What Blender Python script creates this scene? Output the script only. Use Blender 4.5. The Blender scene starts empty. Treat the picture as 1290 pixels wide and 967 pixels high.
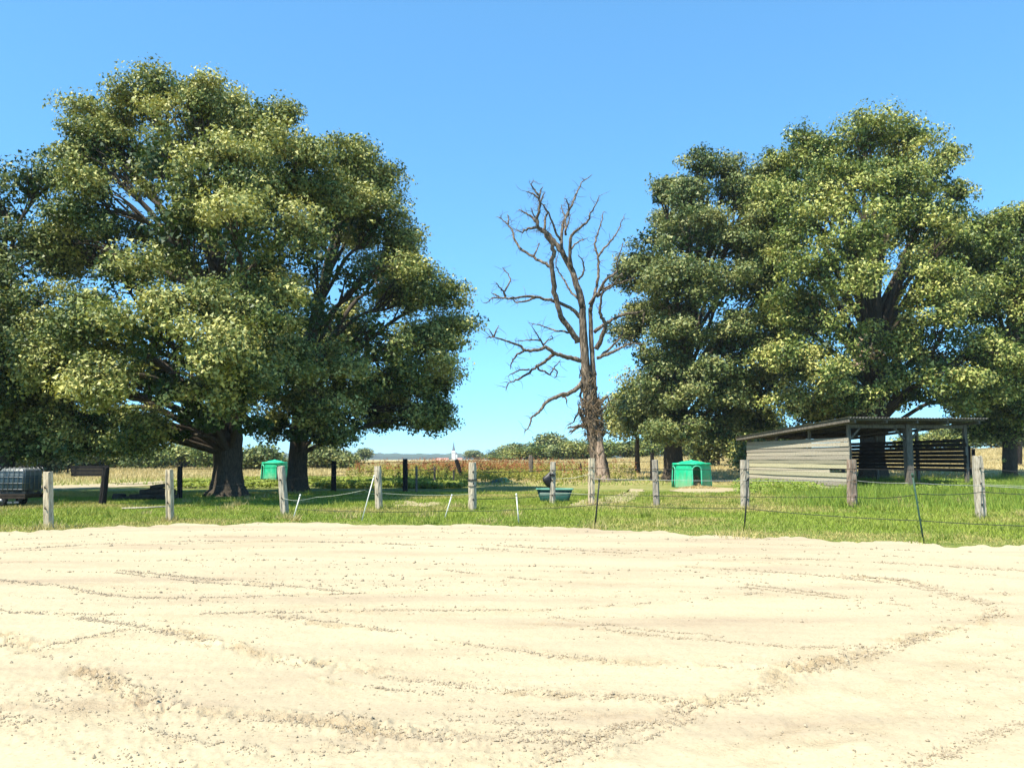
import bpy, bmesh, math, random
import numpy as np
from mathutils import Vector, Matrix

SC = bpy.context.scene
COL = SC.collection
R = math.radians
random.seed(7)
rng = np.random.default_rng(7)

# ------------------------------------------------------------------ camera
F = 1000.0            # focal length in pixels of the 1290 px wide photograph
HOR = 578.0           # horizon row
EYE = 1.7
PITCH = math.atan((HOR - 483.5) / F)
cam = bpy.data.cameras.new("camera")
cam.sensor_fit = 'HORIZONTAL'
cam.angle = 2 * math.atan(645 / F)
cam.clip_start = 0.1
cam.clip_end = 12000
camo = bpy.data.objects.new("camera", cam)
COL.objects.link(camo)
camo.location = (0, 0, EYE)
camo.rotation_euler = (math.pi / 2 + PITCH, 0, 0)
SC.camera = camo

# ------------------------------------------------------------------ light
SUN_EL = R(58)
SUN_AZ = math.atan2(-0.74, -0.67)      # clockwise from +Y: to the left, a little behind the camera
w = bpy.data.worlds.new("World")
SC.world = w
w.use_nodes = True
nt = w.node_tree
nt.nodes.clear()
sky = nt.nodes.new('ShaderNodeTexSky')
sky.sky_type = 'NISHITA'
sky.sun_disc = False
sky.sun_elevation = SUN_EL
sky.sun_rotation = SUN_AZ
sky.altitude = 100
sky.air_density = 0.75
sky.dust_density = 0.0
sky.ozone_density = 6.0
bg = nt.nodes.new('ShaderNodeBackground')
bg.inputs['Strength'].default_value = 0.15
wo = nt.nodes.new('ShaderNodeOutputWorld')
gam = nt.nodes.new('ShaderNodeGamma')          # the phone's soft roll-off of the bright horizon, the same all round the sky
gam.inputs['Gamma'].default_value = 0.58
tnt = nt.nodes.new('ShaderNodeMix')
tnt.data_type = 'RGBA'
tnt.blend_type = 'MULTIPLY'
tnt.inputs['Factor'].default_value = 1.0
tnt.inputs['B'].default_value = (0.76, 1.46, 1.86, 1)
nt.links.new(sky.outputs[0], gam.inputs['Color'])
nt.links.new(gam.outputs[0], tnt.inputs['A'])
nt.links.new(tnt.outputs['Result'], bg.inputs['Color'])
nt.links.new(bg.outputs[0], wo.inputs['Surface'])

sd = bpy.data.lights.new("sun", 'SUN')
sd.energy = 5.0
sd.angle = R(0.5)
sd.color = (1.0, 0.94, 0.79)
so = bpy.data.objects.new("sun", sd)
COL.objects.link(so)
tosun = Vector((math.sin(SUN_AZ) * math.cos(SUN_EL), math.cos(SUN_AZ) * math.cos(SUN_EL), math.sin(SUN_EL)))
so.rotation_euler = tosun.to_track_quat('Z', 'Y').to_euler()
so.location = (-30, -20, 60)

SC.view_settings.view_transform = 'Standard'
SC.view_settings.look = 'None'
SC.view_settings.exposure = 1.0
SC.view_settings.gamma = 1.0
SC.view_settings.use_curve_mapping = False
SC.cycles.max_bounces = 5
SC.cycles.diffuse_bounces = 2
SC.cycles.glossy_bounces = 2
SC.cycles.transmission_bounces = 3
SC.cycles.transparent_max_bounces = 6
SC.cycles.volume_bounces = 0
SC.cycles.use_denoising = True

# ------------------------------------------------------------------ helpers
def vnoise(x, y, z=0.0, seed=0):
    x, y, z = np.broadcast_arrays(np.asarray(x, float), np.asarray(y, float), np.asarray(z, float))
    xi, yi, zi = np.floor(x).astype(np.int64), np.floor(y).astype(np.int64), np.floor(z).astype(np.int64)
    xf, yf, zf = x - xi, y - yi, z - zi
    u, v, t = (a * a * (3 - 2 * a) for a in (xf, yf, zf))
    def h(a, b, c):
        n = (a * 374761393 + b * 668265263 + c * 2147483647 + seed * 974634533) & 0xFFFFFFFF
        n = ((n ^ (n >> 13)) * 1274126177) & 0xFFFFFFFF
        n = ((n ^ (n >> 16)) * 2246822519) & 0xFFFFFFFF
        return ((n ^ (n >> 15)) & 0xFFFF) / 65535.0
    def lx(b, c): return h(xi, b, c) * (1 - u) + h(xi + 1, b, c) * u
    def ly(c): return lx(yi, c) * (1 - v) + lx(yi + 1, c) * v
    return ly(zi) * (1 - t) + ly(zi + 1) * t

def sstep(a):
    a = np.clip(a, 0, 1)
    return a * a * (3 - 2 * a)

def H(x, y):
    """height of the ground"""
    x = np.asarray(x, float); y = np.asarray(y, float)
    px = 645 + F * x / np.maximum(y, 1.0)
    rise = np.interp(px, [-400, 0, 200, 700, 1000, 1290, 1800], [.2, .3, .5, 1.4, 2.6, 3.7, 4.0])
    s = sstep((y - 48) / 105) * (1 - sstep((y - 350) / 600))
    return rise * s

def ray(px, py):
    u = (483.5 - py) / F
    c, s = math.cos(PITCH), math.sin(PITCH)
    return np.array([(px - 645) / F, c - u * s, s + u * c])

def P(px, py, Y):
    d = ray(px, py)
    return np.array([0, 0, EYE]) + d * (Y / d[1])

def G(px, py):
    """ground point seen at a pixel"""
    d = ray(px, py)
    a, b = 0.5, 600.0
    for t in np.geomspace(1, 600, 400):
        q = d * t
        if EYE + q[2] <= H(q[0], q[1]):
            b = t; break
        a = t
    for _ in range(40):
        m = (a + b) / 2
        q = d * m
        if EYE + q[2] <= H(q[0], q[1]): b = m
        else: a = m
    q = d * b
    return np.array([q[0], q[1], float(H(q[0], q[1]))])

def onground(x, y): return np.array([x, y, float(H(x, y))])

def mesh(name, verts, faces, mat=None, smooth=False):
    me = bpy.data.meshes.new(name)
    me.from_pydata([tuple(map(float, v)) for v in verts], [], faces)
    if mat: me.materials.append(mat)
    if smooth:
        me.polygons.foreach_set('use_smooth', np.ones(len(me.polygons), bool))
    me.update()
    return me

def link(name, data, parent=None, loc=None):
    o = bpy.data.objects.new(name, data)
    COL.objects.link(o)
    if parent: o.parent = parent
    if loc is not None: o.location = tuple(map(float, loc))
    return o

def obj(name, verts, faces, mat, parent=None, smooth=False, loc=None):
    return link(name, mesh(name, verts, faces, mat, smooth), parent, loc)

def tag(o, label, cat, group=None, kind=None):
    o['label'] = label
    o['category'] = cat
    if group: o['group'] = group
    if kind: o['kind'] = kind
    return o

def struct(o, label=None):
    o['kind'] = 'structure'
    if label: o['label'] = label
    return o

def thing(name, loc, label, cat, group=None, rz=0):
    o = link(name, None, None, loc)
    o.rotation_euler.z = rz
    o.empty_display_size = 0.3
    return tag(o, label, cat, group)

def copy_tree(o, parent=None):
    c = o.copy()
    COL.objects.link(c)
    c.parent = parent
    for ch in o.children: copy_tree(ch, c)
    return c

def npmesh(name, V, nper, mat, col=None, smooth=False):
    """mesh of separate polygons with nper corners each; V is (n*nper,3)"""
    n = len(V) // nper
    me = bpy.data.meshes.new(name)
    me.vertices.add(len(V))
    me.vertices.foreach_set('co', np.ascontiguousarray(V, dtype=np.float32).ravel())
    me.loops.add(len(V))
    me.loops.foreach_set('vertex_index', np.arange(len(V), dtype=np.int32))
    me.polygons.add(n)
    me.polygons.foreach_set('loop_start', np.arange(0, len(V), nper, dtype=np.int32))
    me.polygons.foreach_set('loop_total', np.full(n, nper, dtype=np.int32))
    if col is not None:
        a = me.attributes.new('tint', 'FLOAT_COLOR', 'POINT')
        c = np.ones((len(V), 4), np.float32); c[:, :3] = col
        a.data.foreach_set('color', c.ravel())
    me.materials.append(mat)
    me.update(calc_edges=True)
    return me

def gridmesh(name, X, Y, Z, mat, smooth=True):
    r, c = X.shape
    V = np.stack([X, Y, Z], -1).reshape(-1, 3)
    i = np.arange(r * c).reshape(r, c)
    q = np.stack([i[:-1, :-1], i[:-1, 1:], i[1:, 1:], i[1:, :-1]], -1).reshape(-1, 4)
    me = bpy.data.meshes.new(name)
    me.vertices.add(len(V)); me.vertices.foreach_set('co', V.astype(np.float32).ravel())
    me.loops.add(q.size); me.loops.foreach_set('vertex_index', q.astype(np.int32).ravel())
    me.polygons.add(len(q))
    me.polygons.foreach_set('loop_start', np.arange(0, q.size, 4, dtype=np.int32))
    me.polygons.foreach_set('loop_total', np.full(len(q), 4, dtype=np.int32))
    me.polygons.foreach_set('use_smooth', np.full(len(q), smooth, bool))
    me.materials.append(mat)
    me.update(calc_edges=True)
    return me

class MB:
    def __init__(s): s.v = []; s.f = []
    def add(s, V, Fc):
        b = len(s.v); s.v += [tuple(map(float, p)) for p in V]; s.f += [tuple(i + b for i in f) for f in Fc]
        return s
    def box(s, x0, x1, y0, y1, z0, z1):
        V = [(x0, y0, z0), (x1, y0, z0), (x1, y1, z0), (x0, y1, z0), (x0, y0, z1), (x1, y0, z1), (x1, y1, z1), (x0, y1, z1)]
        return s.add(V, BOXF)
    def bar(s, a, b, wx, wz, up=(0, 0, 1)):
        a, b, up = Vector(a), Vector(b), Vector(up)
        d = (b - a).normalized()
        if abs(d.dot(up)) > 0.98: up = Vector((0, 1, 0))
        x = d.cross(up).normalized(); z = x.cross(d)
        V = []
        for p in (a, b):
            for sx, sz in ((-1, -1), (1, -1), (1, 1), (-1, 1)): V.append(p + x * sx * wx / 2 + z * sz * wz / 2)
        return s.add(V, [(3, 2, 1, 0), (4, 5, 6, 7), (0, 1, 5, 4), (1, 2, 6, 5), (2, 3, 7, 6), (3, 0, 4, 7)])
    def tube(s, pts, rad, n=8, wob=0.0, cap=True, seed=0, lobes=0):
        pts = [Vector(tuple(map(float, p))) for p in pts]
        rr = random.Random(seed)
        V, Fc = [], []
        up = Vector((0, 1, 0))
        for i, p in enumerate(pts):
            d = (pts[min(i + 1, len(pts) - 1)] - pts[max(i - 1, 0)])
            if d.length < 1e-9: d = Vector((0, 0, 1))
            d.normalize()
            x = d.cross(up)
            if x.length < 1e-3: x = d.cross(Vector((1, 0, 0)))
            x.normalize(); y = d.cross(x)
            up = -y if False else up
            r = rad[i] if hasattr(rad, '__len__') else rad
            for k in range(n):
                a = 2 * math.pi * k / n
                q = r * (1 + rr.uniform(-wob, wob) + (0.10 * math.sin(lobes * a + 0.3) if lobes else 0))
                V.append(p + x * math.cos(a) * q + y * math.sin(a) * q)
        for i in range(len(pts) - 1):
            for k in range(n):
                k2 = (k + 1) % n
                Fc.append((i * n + k, i * n + k2, (i + 1) * n + k2, (i + 1) * n + k))
        if cap:
            Fc.append(tuple(range(n - 1, -1, -1))); Fc.append(tuple((len(pts) - 1) * n + k for k in range(n)))
        return s.add(V, Fc)
    def build(s, name, mat, parent=None, smooth=False, loc=None):
        return obj(name, s.v, s.f, mat, parent, smooth, loc)

BOXF = [(3, 2, 1, 0), (4, 5, 6, 7), (0, 1, 5, 4), (1, 2, 6, 5), (2, 3, 7, 6), (3, 0, 4, 7)]

def spline(pts, n=6):
    pts = np.asarray(pts, float)
    if len(pts) < 3: 
        t = np.linspace(0, 1, n + 1)[:, None]
        return pts[0] * (1 - t) + pts[-1] * t
    q = np.vstack([2 * pts[0] - pts[1], pts, 2 * pts[-1] - pts[-2]])
    out = []
    for i in range(1, len(q) - 2):
        p0, p1, p2, p3 = q[i - 1], q[i], q[i + 1], q[i + 2]
        for t in np.linspace(0, 1, n, endpoint=False):
            out.append(0.5 * ((2 * p1) + (-p0 + p2) * t + (2 * p0 - 5 * p1 + 4 * p2 - p3) * t * t + (-p0 + 3 * p1 - 3 * p2 + p3) * t ** 3))
    out.append(q[-2])
    return np.array(out)

# ------------------------------------------------------------------ materials
def material(name, build):
    m = bpy.data.materials.new(name)
    m.use_nodes = True
    n = m.node_tree
    n.nodes.clear()
    out = n.nodes.new('ShaderNodeOutputMaterial')
    build(n, out)
    return m

def N(n, t, **kw):
    x = n.nodes.new(t)
    for k, v in kw.items():
        if k in x.inputs: x.inputs[k].default_value = v
        else: setattr(x, k, v)
    return x

def ramp(n, fac, stops):
    r = n.nodes.new('ShaderNodeValToRGB')
    e = r.color_ramp.elements
    while len(e) < len(stops): e.new(0.5)
    for i, (p, c) in enumerate(stops):
        e[i].position = p
        e[i].color = (*c, 1) if len(c) == 3 else c
    n.links.new(fac, r.inputs[0])
    return r.outputs[0]

def noisy(name, stops, scale=8.0, stretch=(1, 1, 1), rough=0.85, bump=0.3, bdist=0.02, detail=5, spec=0.2, coords='Object', metal=0.0, fine=None, vary=False):
    def b(n, out):
        tc = N(n, 'ShaderNodeTexCoord')
        mp = N(n, 'ShaderNodeMapping'); mp.inputs['Scale'].default_value = stretch
        n.links.new(tc.outputs[coords], mp.inputs[0])
        nz = N(n, 'ShaderNodeTexNoise', Scale=scale, Detail=detail, Roughness=0.62)
        n.links.new(mp.outputs[0], nz.inputs['Vector'])
        c = ramp(n, nz.outputs[0], stops)
        if vary:
            oi = N(n, 'ShaderNodeObjectInfo')
            k_ = ramp(n, oi.outputs['Random'], [(0, (.62, .60, .60)), (.35, (.95, .93, .88)), (.7, (1.08, 1.03, .92)), (1, (1.22, 1.12, .92))])
            mv = N(n, 'ShaderNodeMix', data_type='RGBA', blend_type='MULTIPLY'); mv.inputs['Factor'].default_value = 1
            n.links.new(c, mv.inputs['A']); n.links.new(k_, mv.inputs['B']); c = mv.outputs['Result']
        p = N(n, 'ShaderNodeBsdfPrincipled', Roughness=rough, Metallic=metal)
        p.inputs['Specular IOR Level'].default_value = spec
        n.links.new(c, p.inputs['Base Color'])
        if bump:
            bm = N(n, 'ShaderNodeBump', Strength=bump, Distance=bdist)
            h = nz.outputs[0]
            if fine:
                n2 = N(n, 'ShaderNodeTexNoise', Scale=fine, Detail=3)
                n.links.new(mp.outputs[0], n2.inputs['Vector']); h = n2.outputs[0]
            n.links.new(h, bm.inputs['Height'])
            n.links.new(bm.outputs[0], p.inputs['Normal'])
        n.links.new(p.outputs[0], out.inputs['Surface'])
    return material(name, b)

def leafmat(name, trans=0.22, rough=0.55, spec=0.25, tcol=(1.25, 1.2, 0.5)):
    def b(n, out):
        at = N(n, 'ShaderNodeAttribute', attribute_name='tint')
        p = N(n, 'ShaderNodeBsdfPrincipled', Roughness=rough)
        p.inputs['Specular IOR Level'].default_value = spec
        n.links.new(at.outputs['Color'], p.inputs['Base Color'])
        mul = N(n, 'ShaderNodeMix', data_type='RGBA', blend_type='MULTIPLY')
        mul.inputs['Factor'].default_value = 1
        n.links.new(at.outputs['Color'], mul.inputs['A'])
        mul.inputs['B'].default_value = (*tcol, 1)
        t = N(n, 'ShaderNodeBsdfTranslucent')
        n.links.new(mul.outputs['Result'], t.inputs['Color'])
        mx = N(n, 'ShaderNodeMixShader'); mx.inputs[0].default_value = trans
        n.links.new(p.outputs[0], mx.inputs[1]); n.links.new(t.outputs[0], mx.inputs[2])
        n.links.new(mx.outputs[0], out.inputs['Surface'])
    return material(name, b)

M = {}
M['leaf'] = leafmat('leaf', .10, .5, .30)
M['grass'] = leafmat('grass_blade', 0.25, 0.6, 0.2, (1.1, 1.1, 0.6))
M['bark'] = noisy('oak_bark', [(.3, (.035, .028, .02)), (.6, (.09, .072, .052)), (.8, (.15, .125, .095))], 6, (4, 4, .7), .95, .9, .05)
M['deadbark'] = noisy('dead_bark', [(.36, (.035, .027, .02)), (.52, (.135, .105, .077)), (.68, (.33, .265, .20))], 3, (3, 3, .6), .95, .9, .05)
M['barewood'] = noisy('peeled_wood', [(.36, (.08, .055, .04)), (.52, (.34, .25, .19)), (.75, (.48, .38, .30))], 4, (4, 4, .5), .9, .5, .03)
M['deadivy'] = noisy('dead_ivy', [(.3, (.07, .05, .03)), (.7, (.26, .19, .12))], 5, (1, 1, 1), .95, 0)
M['postwood'] = noisy('weathered_post', [(.30, (.10, .082, .065)), (.46, (.36, .32, .265)), (.72, (.60, .55, .47))], 7, (5, 5, .6), .95, .7, .02, vary=True)
M['postbrown'] = noisy('split_brown_post', [(.28, (.06, .04, .03)), (.5, (.27, .19, .14)), (.75, (.48, .42, .36))], 6, (6, 6, .5), .95, .8, .03)
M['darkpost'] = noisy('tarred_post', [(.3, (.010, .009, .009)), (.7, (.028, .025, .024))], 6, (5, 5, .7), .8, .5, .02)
M['plank'] = noisy('weathered_plank', [(.28, (.15, .132, .105)), (.43, (.37, .335, .27)), (.6, (.50, .455, .365)), (.8, (.60, .545, .44))], 3.0, (.5, 2.2, 14), .9, .5, .01, vary=True)
M['plankgreen'] = noisy('mossy_plank', [(.27, (.18, .165, .115)), (.5, (.40, .38, .27)), (.8, (.53, .50, .37))], 3.0, (.5, 2.2, 14), .9, .5, .01, vary=True)
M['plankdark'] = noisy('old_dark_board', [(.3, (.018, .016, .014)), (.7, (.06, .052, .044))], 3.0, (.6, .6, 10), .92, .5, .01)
M['timber'] = noisy('grey_timber', [(.3, (.07, .06, .05)), (.7, (.22, .19, .155))], 5, (3, 3, .6), .92, .5, .015)
M['roof'] = noisy('fibre_cement_sheet', [(.3, (.08, .077, .07)), (.55, (.17, .162, .15)), (.8, (.28, .265, .24))], 1.8, (1, 1, 1), .9, .15, .01)
def hutmat(n, out):
    tc = N(n, 'ShaderNodeTexCoord'); sx = N(n, 'ShaderNodeSeparateXYZ'); n.links.new(tc.outputs['Object'], sx.inputs[0])
    nz = N(n, 'ShaderNodeTexNoise', Scale=3.0, Detail=6, Roughness=.65); n.links.new(tc.outputs['Object'], nz.inputs['Vector'])
    c = ramp(n, nz.outputs[0], [(.3, (.006, .33, .15)), (.55, (.012, .45, .23)), (.75, (.16, .52, .32))])
    mp = N(n, 'ShaderNodeMapping'); mp.inputs['Scale'].default_value = (9, 9, .8); n.links.new(tc.outputs['Object'], mp.inputs[0])
    n2 = N(n, 'ShaderNodeTexNoise', Scale=1.0, Detail=6, Roughness=.7); n.links.new(mp.outputs[0], n2.inputs['Vector'])
    a_ = N(n, 'ShaderNodeMath', operation='MULTIPLY_ADD'); a_.inputs[1].default_value = -.42; n.links.new(sx.outputs['Z'], a_.inputs[0]); n.links.new(n2.outputs[0], a_.inputs[2])
    f = ramp(n, a_.outputs[0], [(.12, (0, 0, 0)), (.50, (.55, .55, .55))])
    mx = N(n, 'ShaderNodeMix', data_type='RGBA'); n.links.new(f, mx.inputs['Factor']); n.links.new(c, mx.inputs['A']); mx.inputs['B'].default_value = (.30, .29, .16, 1)
    p = N(n, 'ShaderNodeBsdfPrincipled', Roughness=.5); p.inputs['Specular IOR Level'].default_value = .35
    n.links.new(mx.outputs['Result'], p.inputs['Base Color']); n.links.new(p.outputs[0], out.inputs['Surface'])
M['hut'] = material('green_plastic', hutmat)
M['hutrim'] = noisy('pale_green_plastic', [(.3, (.04, .42, .24)), (.8, (.10, .52, .32))], 3, (1, 1, 1), .45, 0, spec=.4)
M['trough'] = noisy('dark_green_plastic', [(.3, (.006, .045, .032)), (.8, (.016, .085, .062))], 4, (1, 1, 1), .5, .1, .01, spec=.4)
M['troughrim'] = noisy('worn_green_rim', [(.3, (.08, .27, .19)), (.8, (.17, .40, .30))], 4, (1, 1, 1), .5, 0, spec=.4)
M['black'] = noisy('black_plastic', [(.3, (.008, .008, .009)), (.8, (.025, .024, .026))], 6, (1, 1, 1), .5, .4, .02, spec=.4)
M['wire'] = noisy('dark_wire', [(.3, (.02, .02, .02)), (.8, (.05, .048, .045))], 3, (1, 1, 1), .6, 0)
M['cord'] = noisy('white_cord', [(.3, (.34, .36, .28)), (.8, (.50, .52, .42))], 20, (1, 1, 1), .8, 0)
M['rope'] = noisy('grey_rope', [(.3, (.22, .22, .20)), (.8, (.45, .44, .42))], 40, (1, 1, 1), .85, 0)
M['whiteplastic'] = noisy('white_plastic', [(.3, (.62, .62, .56)), (.8, (.78, .78, .72))], 8, (1, 1, 1), .5, 0, spec=.4)
M['darkstake'] = noisy('dark_metal_stake', [(.3, (.015, .018, .018)), (.8, (.04, .045, .042))], 8, (1, 1, 1), .5, 0)
M['greenstake'] = noisy('green_metal_stake', [(.3, (.02, .055, .035)), (.8, (.045, .10, .07))], 8, (1, 1, 1), .5, 0)
M['steel'] = noisy('galvanised_steel', [(.3, (.12, .125, .13)), (.8, (.22, .225, .23))], 8, (1, 1, 1), .4, 0, metal=.6, spec=.5)  # tank cage steel darkened too, the tree's shade put into its tone
M['rust'] = noisy('dark_rusty_steel', [(.3, (.02, .016, .013)), (.8, (.06, .042, .03))], 6, (1, 1, 1), .8, .2, .01)
M['tyre'] = noisy('tyre_rubber', [(.3, (.012, .012, .012)), (.8, (.03, .03, .03))], 8, (1, 1, 1), .85, .1, .01)
M['hay'] = noisy('hay', [(.3, (.34, .26, .13)), (.7, (.58, .46, .25))], 9, (1, 1, 1), .95, .8, .05)
M['log'] = noisy('old_log', [(.3, (.03, .025, .02)), (.8, (.10, .08, .06))], 6, (1, 1, 1), .95, .6, .04)
M['whitewall'] = noisy('whitewashed_wall', [(.3, (.70, .67, .62)), (.8, (.80, .78, .73))], .4, (1, 1, 1), .9, 0)
M['slate'] = noisy('slate_roof', [(.3, (.06, .075, .10)), (.8, (.12, .14, .17))], .5, (1, 1, 1), .7, 0)
M['redroof'] = noisy('red_tile_roof', [(.3, (.40, .18, .12)), (.8, (.55, .28, .20))], .5, (1, 1, 1), .85, 0)
M['glassdark'] = noisy('dark_glass', [(.3, (.02, .025, .03)), (.8, (.04, .045, .05))], 2, (1, 1, 1), .15, 0, spec=.6)
M['farwood'] = noisy('far_woodland', [(.3, (.022, .04, .02)), (.7, (.05, .085, .035))], .03, (1, 1, 1), .95, .0, coords='Object')

def tankmat(n, out):
    p = N(n, 'ShaderNodeBsdfPrincipled', Roughness=.35)
    tc = N(n, 'ShaderNodeTexCoord'); sx = N(n, 'ShaderNodeSeparateXYZ')
    n.links.new(tc.outputs['Object'], sx.inputs[0])
    c = ramp(n, sx.outputs['Z'], [(.0, (.025, .05, .07)), (.62, (.035, .06, .08)), (.66, (.10, .115, .115)), (1, (.15, .165, .16))])  # white shell and water darkened: the tree's shade is put into the colour
    n.links.new(c, p.inputs['Base Color'])
    n.links.new(p.outputs[0], out.inputs['Surface'])
M['tank'] = material('translucent_tank_with_water', tankmat)

def watermat(n, out):
    p = N(n, 'ShaderNodeBsdfPrincipled', Roughness=.05)
    p.inputs['Base Color'].default_value = (.03, .05, .04, 1)
    nz = N(n, 'ShaderNodeTexNoise', Scale=6); bm = N(n, 'ShaderNodeBump', Strength=.05)
    n.links.new(nz.outputs[0], bm.inputs['Height']); n.links.new(bm.outputs[0], p.inputs['Normal'])
    n.links.new(p.outputs[0], out.inputs['Surface'])
M['water'] = material('trough_water', watermat)

def sandmat(n, out):
    tc = N(n, 'ShaderNodeTexCoord')
    a = N(n, 'ShaderNodeTexNoise', Scale=.55, Detail=6, Roughness=.6)
    mp = N(n, 'ShaderNodeMapping'); mp.inputs['Scale'].default_value = (.35, 1.6, 1)
    mp.inputs['Rotation'].default_value = (0, 0, R(14))
    n.links.new(tc.outputs['Object'], mp.inputs[0]); n.links.new(mp.outputs[0], a.inputs['Vector'])
    c1 = ramp(n, a.outputs[0], [(.30, (.335, .268, .188)), (.45, (.388, .330, .226)), (.6, (.425, .370, .250))])
    b = N(n, 'ShaderNodeTexNoise', Scale=38, Detail=6, Roughness=.7)
    n.links.new(tc.outputs['Object'], b.inputs['Vector'])
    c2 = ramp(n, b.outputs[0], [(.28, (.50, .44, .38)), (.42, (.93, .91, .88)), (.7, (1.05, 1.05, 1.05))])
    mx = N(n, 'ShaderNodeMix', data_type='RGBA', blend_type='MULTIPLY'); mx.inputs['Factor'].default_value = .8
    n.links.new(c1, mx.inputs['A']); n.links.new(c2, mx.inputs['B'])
    at_ = N(n, 'ShaderNodeAttribute', attribute_name='disturbed')
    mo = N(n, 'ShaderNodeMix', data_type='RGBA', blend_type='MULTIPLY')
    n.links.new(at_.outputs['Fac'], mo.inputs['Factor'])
    n.links.new(mx.outputs['Result'], mo.inputs['A']); mo.inputs['B'].default_value = (.90, .83, .77, 1)  # disturbed strips tinted darker and browner
    p = N(n, 'ShaderNodeBsdfPrincipled', Roughness=.95)
    p.inputs['Specular IOR Level'].default_value = .1
    n.links.new(mo.outputs['Result'], p.inputs['Base Color'])
    g = N(n, 'ShaderNodeTexNoise', Scale=60, Detail=5, Roughness=.75)
    n.links.new(tc.outputs['Object'], g.inputs['Vector'])
    k3 = N(n, 'ShaderNodeTexNoise', Scale=34, Detail=4, Roughness=.62)       # crumbs in the torn up strips
    n.links.new(tc.outputs['Object'], k3.inputs['Vector'])
    crumb = ramp(n, k3.outputs[0], [(.40, (0, 0, 0)), (.60, (1, 1, 1))])
    m1 = N(n, 'ShaderNodeMath', operation='MULTIPLY'); n.links.new(crumb, m1.inputs[0]); n.links.new(at_.outputs['Fac'], m1.inputs[1])
    m2 = N(n, 'ShaderNodeMath', operation='MULTIPLY_ADD'); m2.inputs[1].default_value = .35
    n.links.new(g.outputs[0], m2.inputs[0]); n.links.new(m1.outputs[0], m2.inputs[2])
    bm = N(n, 'ShaderNodeBump', Strength=1.0, Distance=.007)
    n.links.new(m2.outputs[0], bm.inputs['Height']); n.links.new(bm.outputs[0], p.inputs['Normal'])
    n.links.new(p.outputs[0], out.inputs['Surface'])
M['sand'] = material('arena_sand', sandmat)
M['clod'] = noisy('sand_clod', [(.3, (.20, .155, .105)), (.5, (.30, .245, .17)), (.7, (.42, .355, .25))], 30, (1, 1, 1), .95, .5, .01)  # darker than the sand: the crumbs' shadow specks are put into this colour

def groundmat(n, out):
    g = N(n, 'ShaderNodeNewGeometry')
    sx = N(n, 'ShaderNodeSeparateXYZ'); n.links.new(g.outputs['Position'], sx.inputs[0])
    nz = N(n, 'ShaderNodeTexNoise', Scale=.12, Detail=5, Roughness=.6); n.links.new(g.outputs['Position'], nz.inputs['Vector'])
    n2 = N(n, 'ShaderNodeTexNoise', Scale=2.4, Detail=6, Roughness=.7); n.links.new(g.outputs['Position'], n2.inputs['Vector'])
    green = ramp(n, n2.outputs[0], [(.3, (.07, .10, .018)), (.5, (.14, .17, .035)), (.7, (.24, .22, .085))])
    straw = ramp(n, n2.outputs[0], [(.3, (.19, .17, .06)), (.5, (.36, .29, .13)), (.7, (.46, .38, .19))])
    ad = N(n, 'ShaderNodeMath', operation='MULTIPLY_ADD'); ad.inputs[1].default_value = 30; 
    n.links.new(nz.outputs[0], ad.inputs[0]); n.links.new(sx.outputs['Y'], ad.inputs[2])
    mr = N(n, 'ShaderNodeMapRange'); mr.inputs['From Min'].default_value = 60; mr.inputs['From Max'].default_value = 76
    n.links.new(ad.outputs[0], mr.inputs['Value'])
    mx = N(n, 'ShaderNodeMix', data_type='RGBA')
    n.links.new(mr.outputs[0], mx.inputs['Factor']); n.links.new(green, mx.inputs['A']); n.links.new(straw, mx.inputs['B'])
    p = N(n, 'ShaderNodeBsdfPrincipled', Roughness=.95); p.inputs['Specular IOR Level'].default_value = .1
    n.links.new(mx.outputs['Result'], p.inputs['Base Color'])
    bm = N(n, 'ShaderNodeBump', Strength=.8, Distance=.06); n.links.new(n2.outputs[0], bm.inputs['Height'])
    n.links.new(bm.outputs[0], p.inputs['Normal'])
    n.links.new(p.outputs[0], out.inputs['Surface'])
M['ground'] = material('meadow_ground', groundmat)
M['soil'] = noisy('dry_bare_soil', [(.3, (.26, .21, .12)), (.55, (.38, .31, .19)), (.8, (.46, .39, .26))], 2.5, (1, 1, 1), .95, .6, .03)

# ------------------------------------------------------------------ ground
rad = np.concatenate([[0.01], np.geomspace(1, 4200, 100)])
ang = np.linspace(0, 2 * math.pi, 181)
RR, AA = np.meshgrid(rad, ang, indexing='ij')
GX, GY = RR * np.sin(AA), RR * np.cos(AA)
GZ = H(GX, GY) - 0.03 + (vnoise(GX / 5, GY / 5) - .5) * .02
gm = gridmesh('ground', GX, GY, GZ, M['ground'])
struct(link('ground', gm), 'green meadow turning to dry straw field behind the sand')

# edge of the sand, as tangent of the bearing -> distance
EDGE = [(-420, 690), (-150, 681), (0, 673), (60, 668.5), (210, 662), (400, 660), (520, 661), (640, 664), (830, 671), (940, 676.5), (1060, 681), (1160, 686), (1290, 692), (1420, 698), (1700, 712)]
ept = np.array([G(a, b) for a, b in EDGE])
et, ey = ept[:, 0] / ept[:, 1], ept[:, 1]
def yedge(t): return np.interp(t, et, ey)

T = np.linspace(-.86, .86, 660)
Vv = np.linspace(0, 1, 360)
y0 = 2.4
ye = yedge(T) + (vnoise(T * 22, 0, seed=3) - .5) * 1.1 + (vnoise(T * 70, 0, seed=17) - .5) * .4 + (vnoise(T * 170, 0, seed=4) - .5) * .3
SY = y0 * (ye[None, :] / y0) ** Vv[:, None]
SX = SY * T[None, :]
SZ = 0.03 + (vnoise(SX * .5, SY * .5, seed=5) - .5) * .02
nf = vnoise(SX * 5, SY * 9, seed=6) - .5
SZ = SZ + nf * .008 + (vnoise(SX * 15, SY * 15, seed=16) - .5) * .008 + (vnoise(SX * 33, SY * 33, seed=7) - .5) * .005

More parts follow.
